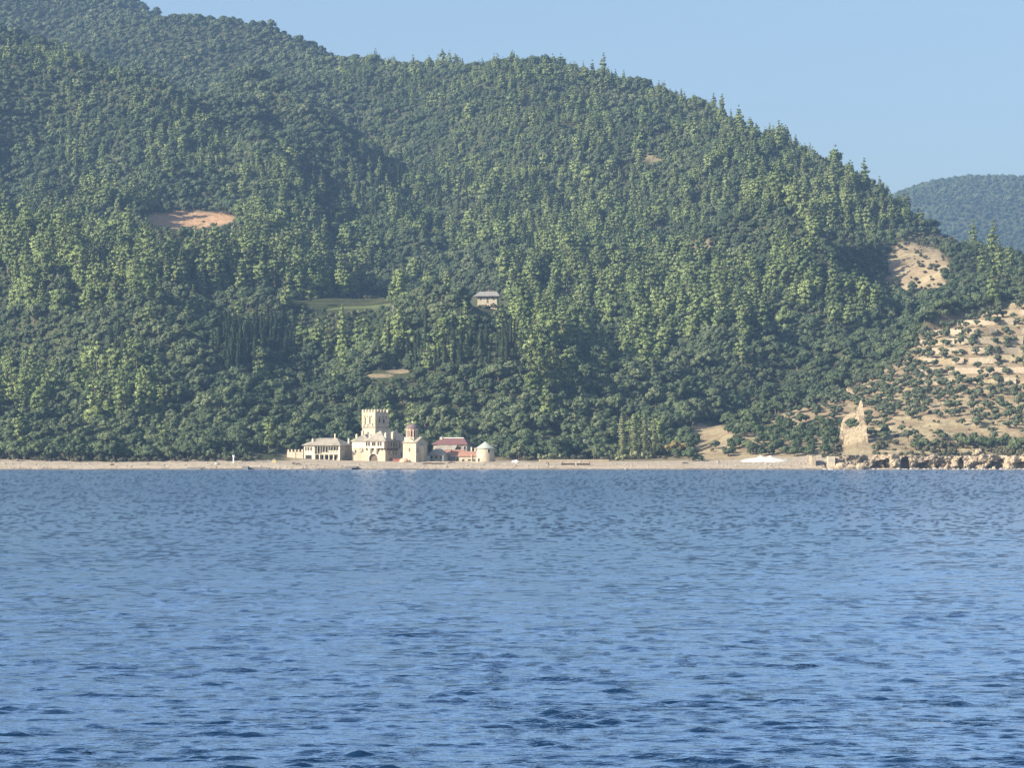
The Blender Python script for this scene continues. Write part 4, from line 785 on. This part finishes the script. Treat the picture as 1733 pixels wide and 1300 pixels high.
part(MB().box(-2.1, -1.85, -0.5, -0.25, -1, 3.6), 'drainpipe', PLAST, c2)
# ---- windmill
wx = xat(821.5, 1212); wl = tag(empty('windmill', (wx, 1212, 2.3), 0), 'round stone windmill tower with a pale green conical roof', 'windmill')
part(MB().frus(0, 0, -1, 2.5, 4.3, 3.95, 28).frus(0, 0, 2.5, 6.6, 3.95, 3.55, 28), 'wall', STONE, wl, smooth=False)
rf = part(MB().frus(0, 0, 6.5, 9.3, 4.0, 0.06, 28).frus(0, 0, 6.2, 6.5, 3.85, 4.0, 28, cap=False), 'roof', LEADR, wl)
def mwin(az, z, w, h, nm, m):
    t_ = R(az); r_ = 4.08 if z < 2 else 3.7; o_ = part(MB().box(-w / 2 - 0.12, w / 2 + 0.12, -0.08, 0.25, z - 0.1, z + h + 0.12), nm, STONE2, wl); q = part(MB().box(-w / 2, w / 2, -0.11, -0.085, z, z + h), 'pane', m, o_)
    o_.location = (r_ * math.sin(t_), -r_ * math.cos(t_), 0); o_.rotation_euler = (0, 0, t_)
mwin(-42, 0.2, 0.8, 1.9, 'door', GLASS); mwin(22, 4.6, 0.7, 1.4, 'window', GLASS)
tag(MB().frus(xat(814, 1201), 1203, 0.6, 3.0, 4.7, 4.4, 24).build('round_terrace', STONE), 'low curved pale masonry terrace at the foot of the windmill', 'terrace')
tag(MB().box(xat(828, 1200), xat(866, 1200), 1200, 1201, 0.3, 2.9).build('sea_wall', CONC), 'long low dark grey wall right of the windmill', 'wall')
mb = MB(); sx = xat(872, 1200)
mb.add([(-2.2, 0, 0), (2.2, 0, 0), (2.6, 2, 0), (-2, 2, 0), (-1.2, 0.6, 1.6), (0.6, 0.8, 1.9), (1.8, 1.0, 0.9)], [(0, 1, 6, 5, 4), (1, 2, 6), (2, 3, 4, 5, 6), (3, 0, 4), (0, 3, 2, 1)])
tag(mb.build('covered_boat', WHITE, loc=(sx, 1200, 2.0)), 'small boat under a white cover right of the dark sea wall', 'boat')
# ---- lone house up the slope
lx = xat(841, 1606); lz = zground(lx - 6, 1606) - 1.6
lh = empty('hillside_house', (lx, 1606, zat(515, 1606)), -R(8), 'small pale house with a grey slate roof alone up on the wooded slope', 'house')
part(MB().box(-11, 0, 0, 7, -3, 4.7), 'wall', STONE, lh); part(MB().hip(-11, 0, 0, 7, 4.7, 2.6, 1.7, 2.4), 'roof', mat('grey_slate', (0.21, 0.20, 0.185), (0.28, 0.27, 0.25), 1), lh)
for fx in (-9.2, -2.0): win(lh, fx, 2.6, 0.7, 1.2, STONE)
win(lh, -5.4, 1.0, 0.9, 2.9, STONE, name='door', pane=WOOD)
for i, (u_, Y_, q_) in enumerate(((811, 1601, 0.9), (822, 1600, 1.15), (835, 1601, 0.95), (845, 1603, 1.2))):
    ct, tr = KIND['shrub'][i % 3][:2]; special('shrub', u_, Y_, ct, tr, 1.5 * q_, 'dark bush against the front wall of the lone hillside house, ' + ['leftmost', 'second from left', 'third from left', 'rightmost'][i], 'shrub', 'bushes in front of the hillside house', z=zat(516, Y_) - 2.6, part='foliage')
# ---- small shelter roof left of the vineyard
sx, sz = xat(422, 1612), zat(519, 1612); sh_ = empty('white_shelter', (sx, 1612, sz), 0, 'low white roofed shelter among pines left of the vineyard terrace', 'shelter')
part(MB().box(-4.2, 4.2, 0, 3.5, 1.6, 1.9), 'roof', WHITE, sh_); part(MB().box(-3.8, 3.8, 0.4, 3.2, -3, 1.6), 'wall', STONE2, sh_)
# ---- vineyard rows
vb = []
for k in range(5):
    for i in range(46):
        Y_ = 1600 + k * 5.5; u_ = 495 + (i + G.uniform(-0.2, 0.2)) * 3.75; x_ = xat(u_, Y_); vb.append((x_, Y_, zground(x_, Y_), G.uniform(0.55, 0.75), G.randrange(3), G.uniform(0, 6.28)))
vb = np.array(vb); KIND['vine'] = None
vm = crown_mesh('vine_leaves', [((q - 2.0, 0, 0.9), (0.7, 0.5, 0.7)) for q in range(5)], 30, 0.4, 300, F_REED)
for k in range(5):
    mbv = []; A = vb[k * 46:(k + 1) * 46]; Vv = np.empty(len(vm.vertices) * 3); vm.vertices.foreach_get('co', Vv); Vv = Vv.reshape(-1, 3)
    me = bpy.data.meshes.new('vine_row'); allv = []; allf = []; b0 = 0; fs = [tuple(p.vertices) for p in vm.polygons]
    for a in A: allv.append(Vv * [0.9, 1, 0.9] + a[:3]); allf += [tuple(j + b0 for j in f) for f in fs]; b0 += len(Vv)
    me.from_pydata(np.vstack(allv).tolist(), [], allf); me.materials.append(F_REED); o = bpy.data.objects.new('vine_row', me); COL.objects.link(o)
    tag(o, f'pale green vine row across the hillside terrace, {["lowest", "second from the bottom", "middle one", "second from the top", "topmost"][k]} of five', 'vine row', 'vine rows on the terrace')
# ---- ruined tower on the spur
rx = xat(1447, 1236); rz_ = zat(760, 1236)
rt = empty('ruined_tower', (rx, 1236, rz_), R(-6), 'jagged roofless ruined stone tower with a tall broken spike above the cliffs', 'ruin')
def U(uu): return (uu - 1447) * 0.2515
def Z(vv): return (760 - vv) * 0.2515
base = [(1427, 768), (1471, 768), (1470.5, 752), (1468, 730), (1466.5, 716), (1462.5, 706), (1460.5, 692), (1459, 679), (1456.5, 677), (1454.5, 681), (1452.5, 689), (1449, 694), (1446, 698), (1440, 700), (1435, 703), (1430, 707), (1426.5, 712), (1425, 720), (1426, 735)]
def wallpoly(name, pts, y0, y1, dy=0):
    mb = MB(); g = random.Random(len(pts)); q = []
    for i in range(len(pts)):
        a, b_ = pts[i], pts[(i + 1) % len(pts)]; n = max(1, int(math.hypot(b_[0] - a[0], b_[1] - a[1]) / 3.2))
        for j in range(n):
            f = j / n; jx = g.uniform(-0.7, 0.7) if (0 < i) else 0; q.append((U(a[0] + (b_[0] - a[0]) * f + jx), Z(a[1] + (b_[1] - a[1]) * f + jx * 0.6)))
    from mathutils.geometry import tessellate_polygon
    tri = tessellate_polygon([[Vector((x, z, 0)) for x, z in q]]); n = len(q)
    mb.add([(x, y0, z) for x, z in q] + [(x, y1, z) for x, z in q], [t_ for t_ in tri] + [(t_[2] + n, t_[1] + n, t_[0] + n) for t_ in tri] + [(i, (i + 1) % n, n + (i + 1) % n, n + i) for i in range(n)])
    return part(mb, name, RUIN, rt)
wallpoly('front_wall', [(1427, 768), (1471.5, 768), (1470, 752), (1467, 733), (1466, 716), (1460, 708), (1457, 712), (1453, 719), (1449, 723), (1444, 721), (1438, 725), (1433, 719), (1428, 716)], -2.6, -0.6)
wallpoly('right_wall', [(1458, 768), (1471, 768), (1470, 752), (1467.5, 730), (1466, 716), (1462.5, 706), (1460.5, 692), (1459, 679), (1456.5, 677), (1454.5, 681), (1453, 700), (1455, 715), (1457, 732)], -0.6, 1.2)
wallpoly('back_wall', [(1423, 768), (1423, 735), (1424.5, 716), (1428, 709), (1434, 703), (1440, 700), (1446, 698), (1449, 694), (1452.5, 689), (1455, 682), (1457, 690), (1457, 718), (1452, 712), (1446, 708), (1440, 706.5), (1434, 709), (1430, 715), (1429, 735), (1429, 768)], 1.2, 6.5)
wallpoly('left_wall', [(1421, 772), (1428, 772), (1427.5, 738), (1427.5, 715), (1425, 714), (1423, 722), (1422, 740)], -1.6, 1.2)
bu = crown_mesh('ivy', dome_lobes(G, 7.5, 3.4, 22, 0.8, 1.5, 0.0), 28, 0.5, 310, F_OAK); c = bpy.data.objects.new('ivy_mass', bu); COL.objects.link(c); c.parent = rt; c.location = (U(1441.5), -1.6, Z(731)); c.scale = (0.9, 0.45, 0.9)
# ---- terrace walls following the contours of the spur
def terrace_walls():
    names = []
    for n, lv in enumerate(range(8, 16)):
        lev = lv * TER; run = []
        for u_ in np.arange(1530, 1830, 4.0):
            ys_ = np.arange(1225, 1500, 1.0); xs_ = (u_ - CX) / F * ys_; h_ = height(xs_, ys_); i = np.argmax(h_ > lev - 0.7)
            if h_[i] > lev - 0.7 and spurmask(np.array([u_]), np.array([ys_[i]]))[0] > 0.5 and i > 0: run.append((xs_[i], ys_[i] - (h_[i] - lev + 0.7) / max(0.05, h_[i] - h_[i - 1]), u_))
        if len(run) < 8: continue
        ry = np.array([q[1] for q in run]); ry = np.convolve(np.pad(ry, 3, mode='edge'), np.ones(7) / 7, 'valid'); run = [((q[2] - CX) / F * yy_, yy_, q[2]) for q, yy_ in zip(run, ry)]
        skip = [vnoise(np.array([q[2] / 15.0]), np.array([lv * 3.1]), 9)[0] < 0.36 for q in run]
        mb = MB(); g = random.Random(lv); prevq = None; vs_ = []; fs_ = []
        for j, (x_, y_, u_) in enumerate(run):
            tp = lev + g.uniform(-0.15, 0.25); bt = lev - 2.9; vs_ += [(x_, y_ - 3.3 + g.uniform(-.04, .04), bt), (x_, y_ - 2.7 + g.uniform(-.04, .04), tp), (x_, y_ + 0.6, tp + 0.1), (x_, y_ + 1.4, bt)]
            if j and not skip[j]: b_ = 4 * (j - 1); fs_ += [(b_ + k, b_ + 4 + k, b_ + 4 + (k + 1) % 4, b_ + (k + 1) % 4) for k in range(4)]
        e_ = 4 * (len(run) - 1); fs_ += [(0, 1, 2, 3), (e_ + 3, e_ + 2, e_ + 1, e_)]; mb.add(vs_, fs_)
        names.append(mb.build('terrace_wall', TWALL))
    ords = ['lowest', 'second from the bottom', 'third from the bottom', 'fourth from the bottom', 'fifth from the bottom', 'sixth from the bottom', 'seventh from the bottom', 'topmost']
    for i, o in enumerate(names): tag(o, f'ochre dry stone terrace wall across the olive spur, {ords[i] if i < len(names) - 1 else "topmost"}', 'terrace wall', 'terrace walls on the spur')
terrace_walls()
# ---- sea cliffs with caves
def cliff():
    us = np.arange(1398, 1900, 0.9); ts = np.linspace(0, 1, 34); UU_, TT = np.meshgrid(us, ts)
    top = 5.3 + 2.2 * (fbm(us / 14, us * 0, 3, 70) - 0.5) + 0.6 * sst(1395, 1440, us) - 1.6 * (1 - sst(1398, 1415, us))
    Zz = -1.2 + (top[None] + 1.2) * TT
    d = (fbm(UU_ / 11, Zz / 2.0, 4, 71) - 0.5) * 6.5 + (np.abs(fbm(UU_ / 9, Zz / 0.8 + UU_ / 14, 3, 72) - 0.5)) * 3.4
    base = 1184 + 3.0 * (fbm(us / 26, us * 0 + 2, 2, 73)[None] - 0.5) * 2 + TT ** 1.5 * 4.2
    for cu, cz, ru, rz_, dep in ((1492, 0.2, 18, 3.4, 4.5), (1501, 2.2, 6, 2.2, 3), (1532, 1.4, 8, 4.0, 8), (1572, 0.4, 22, 3.2, 4.5), (1592, 2.0, 10, 2.6, 3), (1626, 1.6, 5, 3.0, 5), (1684, 0.2, 14, 3.2, 6), (1693, 2.4, 7, 2.0, 3), (1425, 0.3, 5, 1.6, 3), (1453, 0.3, 4, 2.8, 3.5), (1440, 0.4, 4, 1.6, 2), (1730, 1.5, 16, 1.6, 4), (1770, 1, 14, 3, 5), (1655, 2.2, 7, 0.6, 1.5)):
        base = base + dep * (1 - sst(0.6, 1.12, ell(UU_, Zz, cu, cz, ru, rz_) + (fbm(UU_ / 5, Zz / 1.2, 3, 74) - 0.5) * 0.9))
    Yc = base + d; Yc = np.where(TT > 0.97, Yc + 6, Yc); X_ = (UU_ - CX) / F * Yc
    o = gridmesh('sea_cliff', X_, Yc, Zz, ROCK, False); tag(o, 'low pale yellow sea cliff with dark caves along the water', 'cliff'); o['kind'] = 'structure'
cliff()
def rock(u, Y, z, sx, sy, sz, label, seed, m=ROCK):
    g = np.random.default_rng(seed); V = []; n = 12; k = 7
    for i in range(k + 1):
        for j in range(n):
            ph = math.pi * i / k; t_ = 2 * math.pi * j / n; p = np.array([math.sin(ph) * math.cos(t_), math.sin(ph) * math.sin(t_), math.cos(ph)])
            V.append(p * np.array([sx, sy, sz]) * (1 + (g.uniform(-0.16, 0.16) if 0 < i < k else 0)) + [0, 0, sz * 0.4])
    Fs = [(i * n + j, (i + 1) * n + j, (i + 1) * n + (j + 1) % n, i * n + (j + 1) % n) for i in range(k) for j in range(n)]
    o = MB().add(V, Fs).build('boulder', m, loc=(xat(u, Y), Y, z)); return tag(o, label, 'boulder', 'boulders on the shore')
rock(1457, 1180, 0.2, 2.2, 1.6, 1.8, 'upright pale boulder between two dark clefts below the ruined tower', 1); rock(1441, 1181, 0.0, 3.2, 1.6, 1.5, 'broad pale boulder at the left foot of the cliff', 2)
rock(1424, 1181, 0.3, 2.6, 1.6, 1.9, 'rounded boulder beside the square pale block', 3); rock(1501, 1177, -0.4, 4.6, 1.5, 0.75, 'flat pale slab lying in the water before the first cave', 4)
rock(1682, 1181, 0.1, 0.8, 0.8, 0.9, 'small whitish boulder inside the right hand recess', 5); rock(1656, 1200, 6.4, 1.6, 1.3, 1.5, 'single pale boulder perched on the cliff top', 6)
rock(684, 1204, 2.8, 2.0, 1.5, 1.3, 'round pinkish boulder beside the church foot', 7, PINKB); rock(150, 1190, 2.0, 0.9, 0.7, 0.5, 'small boulder on the left beach', 8)
tag(MB().box(xat(665, 1208), xat(682, 1208), 1208, 1210, 1.8, 4.3).box(xat(664.6, 1208), xat(682.4, 1208), 1207.8, 1210.2, 4.3, 4.45).build('lean_to', REDT), 'low faded red boarded lean-to against the boathouse side', 'lean-to')
tag(MB().box(xat(1400, 1185), xat(1412, 1185), 1182, 1187, -1, 5.4).build('masonry_block', STONE), 'square pale masonry block at the left end of the cliff', 'masonry block')
tag(MB().box(xat(1372, 1190), xat(1379, 1190), 1186, 1196, 0, 5.6).box(xat(1371.6, 1190), xat(1379.4, 1190), 1185.8, 1196.2, 5.6, 5.8).build('brown_wall', TWALL), 'short brown wall stub left of the square pale block', 'wall')
rb = MB(); g_ = random.Random(9)
for i in range(900):
    u_ = g_.uniform(-60, 1395) if i % 3 else g_.uniform(1395, 1760); Y_ = (shoreY(np.array([u_]))[0] + abs(g_.gauss(0, 1)) * 9 + 0.5) if u_ < 1395 else g_.uniform(1178.5, 1184); q = abs(g_.gauss(0, 0.28)) + 0.16
    if u_ > 1395: q *= 1.6
    x_ = xat(u_, Y_); z_ = max(zground(x_, Y_), -0.1) if u_ < 1395 else -0.05
    vs_ = [(x_ + q * dx * g_.uniform(.6, 1.2), Y_ + q * dy * g_.uniform(.6, 1.2), z_ + q * dz * g_.uniform(.5, .9)) for dx, dy, dz in ((1.3, 0, 0), (0, 1, 0), (-1.3, 0, 0), (0, -1, 0), (.2, .1, 1), (-.5, -.2, .8))]
    rb.add(vs_, [(0, 1, 4), (1, 2, 5), (1, 5, 4), (2, 3, 5), (3, 0, 4), (3, 4, 5)])
tag(rb.build('beach_rubble', STONE2), 'loose grey stones and rubble strewn along the waterline', 'rubble', kind='stuff')
# white gravel mound
us = np.linspace(1236, 1348, 90); ys = np.linspace(1196, 1212, 20); UU_, YY_ = np.meshgrid(us, ys); t_ = (UU_ - 1236) / 112
Hh = 3.6 * np.sin(np.pi * np.clip(t_, 0, 1)) ** 0.7 * (0.6 + 0.55 * fbm(UU_ / 9, YY_ / 3, 3, 33)) * np.sin(np.pi * (YY_ - 1196) / 16) * np.interp(t_, [0, 0.35, 0.6, 1], [0.35, 0.85, 1, 0.7])
X_ = (UU_ - CX) / F * YY_; o = gridmesh('gravel_mound', X_, YY_, height(X_, YY_) * 0 + 2.4 + Hh, GRAV, False); tag(o, 'long low mound of white gravel at the back of the beach', 'gravel mound')
# piers, posts, small beach things
def simple(name, m, boxes, label, cat, group=None):
    mb = MB()
    for bb in boxes: mb.box(*bb)
    return tag(mb.build(name, m), label, cat, group)
simple('concrete_pier', CONC, [(xat(303, 1176), xat(342, 1176), 1171, 1177, -1, 0.5), (xat(318, 1176), xat(346, 1176), 1172, 1178, 0.5, 0.85)], 'dark low concrete pier on the waterline at the left beach', 'pier')
simple('concrete_pier', CONC, [(xat(411, 1177), xat(421, 1177), 1173, 1179, -1, 1.4), (xat(421, 1177), xat(456, 1177), 1177, 1180, -1, 0.9)], 'short dark concrete pier head nearer the hall, right of the white post', 'pier')
simple('concrete_pier', CONC, [(xat(560, 1176), xat(596, 1176), 1173, 1180, -1, 0.7), (xat(584, 1176), xat(604, 1176), 1175, 1184, 0.7, 1.3)], 'dark broken stone landing on the water in front of the boathouse', 'landing')
p = empty('white_post', (xat(395, 1192), 1192, 1.6), 0, 'tall white marker post standing on the left beach', 'post')
part(MB().box(-0.22, 0.22, -0.22, 0.22, -0.8, 3.6), 'post', WHITE, p); part(MB().box(-0.45, 0.45, -0.35, 0.35, 3.6, 4.2), 'cap', WHITE, p)
p = empty('yellow_kiosk', (xat(464, 1196), 1196, 2.2), 0, 'small yellow shrine with a pitched top on the beach left of the yard wall', 'shrine')
part(MB().box(-0.7, 0.7, -0.6, 0.6, -0.8, 1.5), 'body', YEL, p); part(MB().prism([(-0.95, 1.5), (0.95, 1.5), (0, 2.2)], -0.8, 0.8), 'roof', STONE, p)
p = empty('ruined_hut', (xat(73, 1199), 1199, 2.4), -R(10), 'grey roofless ruined hut at the back of the left beach', 'ruined hut')
part(MB().box(-3.4, -0.8, 0, 0.5, -1, 2.2).box(-0.8, 0.4, 0, 0.5, -1, 0.7).box(0.4, 1.4, 0, 0.5, -1, 1.8).box(-3.4, -2.9, 0.5, 4, -1, 2.0), 'wall', STONE2, p); part(MB().box(1.9, 3.2, -0.2, 0.3, -1, 2.0), 'gable_stub', STONE2, p)
p = empty('timber_pier', (xat(962, 1187), 1187, 1.5), 0, 'low timber and plank boat ramp on posts along the middle beach', 'boat ramp')
for k in range(4): part(MB().box(-8.4 + k * 5.6, -8.0 + k * 5.6, -0.2, 0.2, -1.2, 1.5), 'post', WOOD if k != 2 else PLAST, p)
part(MB().box(-8.4, 8.8, -0.1, 0.1, 1.1, 1.35), 'beam', TWALL, p); part(MB().box(-3.0, 2.8, 0.3, 0.6, -1.2, 1.0), 'boards', WOOD, p); part(MB().box(3.4, 8.6, 0.3, 0.6, -1.2, 1.0), 'boards', WOOD, p)
simple('low_wall', TWALL, [(xat(912, 1204), xat(1030, 1204), 1203, 1204, 1, 4.1)], 'long low pinkish wall at the back of the middle beach', 'wall')
simple('garden_wall', STONE, [(xat(722, 1206), xat(800, 1206), 1205.2, 1206, 1, 3.3)], 'low pale wall along the beach in front of the cottages', 'wall')
for i, (u_, Y_, w_) in enumerate(((497, 1190, 0.7), (505, 1188, 1.0), (190, 1187, 0.8), (764, 1196, 1.4), (727, 1192, 3.0), (742, 1191, 2.6), (1160, 1192, 1.2))):
    mb = MB(); mb.tube([(-w_, 0, 0.1), (0, 0.3, 0.35), (w_, 0.1, 0.15)], [0.28, 0.35, 0.2], 6); x_ = xat(u_, Y_)
    tag(mb.build('driftwood', WOOD, loc=(x_, Y_, zground(x_, Y_) + 0.1)), ['small dark driftwood lump leftmost below the yard wall', 'larger dark driftwood lump right of it below the yard wall', 'dark driftwood lump alone on the left beach', 'dark driftwood below the windmill cottages', 'long dark driftwood below the church, left of a pair', 'long dark driftwood below the pavilion, right of a pair', 'dark driftwood at the foot of the sandy slope'][i], 'driftwood', 'driftwood on the beach')
# small farm sheds near the track
for i, (u_, Y_, v_, w_, lab) in enumerate(((993, 1262, 753, 4.5, 'dark shed with a pale roof above the beach left of the poplars'), (938, 1272, 757, 11, 'pale sloping roof of a low barn above the reed clumps'), (1672, 1400, 606, 4, 'tiny ruined stone shed on the terraced spur'))):
    p = empty('shed', (xat(u_, Y_), Y_, zat(v_ + 4, Y_)), -R(12), lab, 'shed')
    part(MB().box(-w_ / 2, w_ / 2, 0, 4, -2, 2.0), 'wall', CONC if i < 2 else PLAST, p); part(MB().add([(-w_ / 2 - .4, -0.5, 2.0), (w_ / 2 + .4, -0.5, 2.0), (w_ / 2 + .4, 4.4, 3.1), (-w_ / 2 - .4, 4.4, 3.1), (-w_ / 2 - .4, -0.5, 2.2), (w_ / 2 + .4, -0.5, 2.2), (w_ / 2 + .4, 4.4, 3.3), (-w_ / 2 - .4, 4.4, 3.3)], [(0, 3, 2, 1), (4, 5, 6, 7), (0, 1, 5, 4), (1, 2, 6, 5), (2, 3, 7, 6), (3, 0, 4, 7)]), 'roof', SLATE, p)
    part(MB().box(-w_ / 6, w_ / 6, -0.06, 0, -0.5, 1.5), 'door', GLASS, p)

# ------------------------------------------------------------------ haze: one closed box of even thin air
hm = bpy.data.materials.new('haze'); hm.use_nodes = True; t = hm.node_tree; t.nodes.clear()
pvn = t.nodes.new('ShaderNodeVolumePrincipled'); om = t.nodes.new('ShaderNodeOutputMaterial'); t.links.new(pvn.outputs[0], om.inputs['Volume'])
pvn.inputs['Color'].default_value = (0.36, 0.60, 1.0, 1); pvn.inputs['Density'].default_value = 0.00009; pvn.inputs['Anisotropy'].default_value = 0.1
hz = MB().box(-2600, 3600, -60, 7200, -3.3, 900).build('haze', hm); tag(hz, 'thin blue summer haze lying over the sea and the hills', 'haze', kind='stuff')
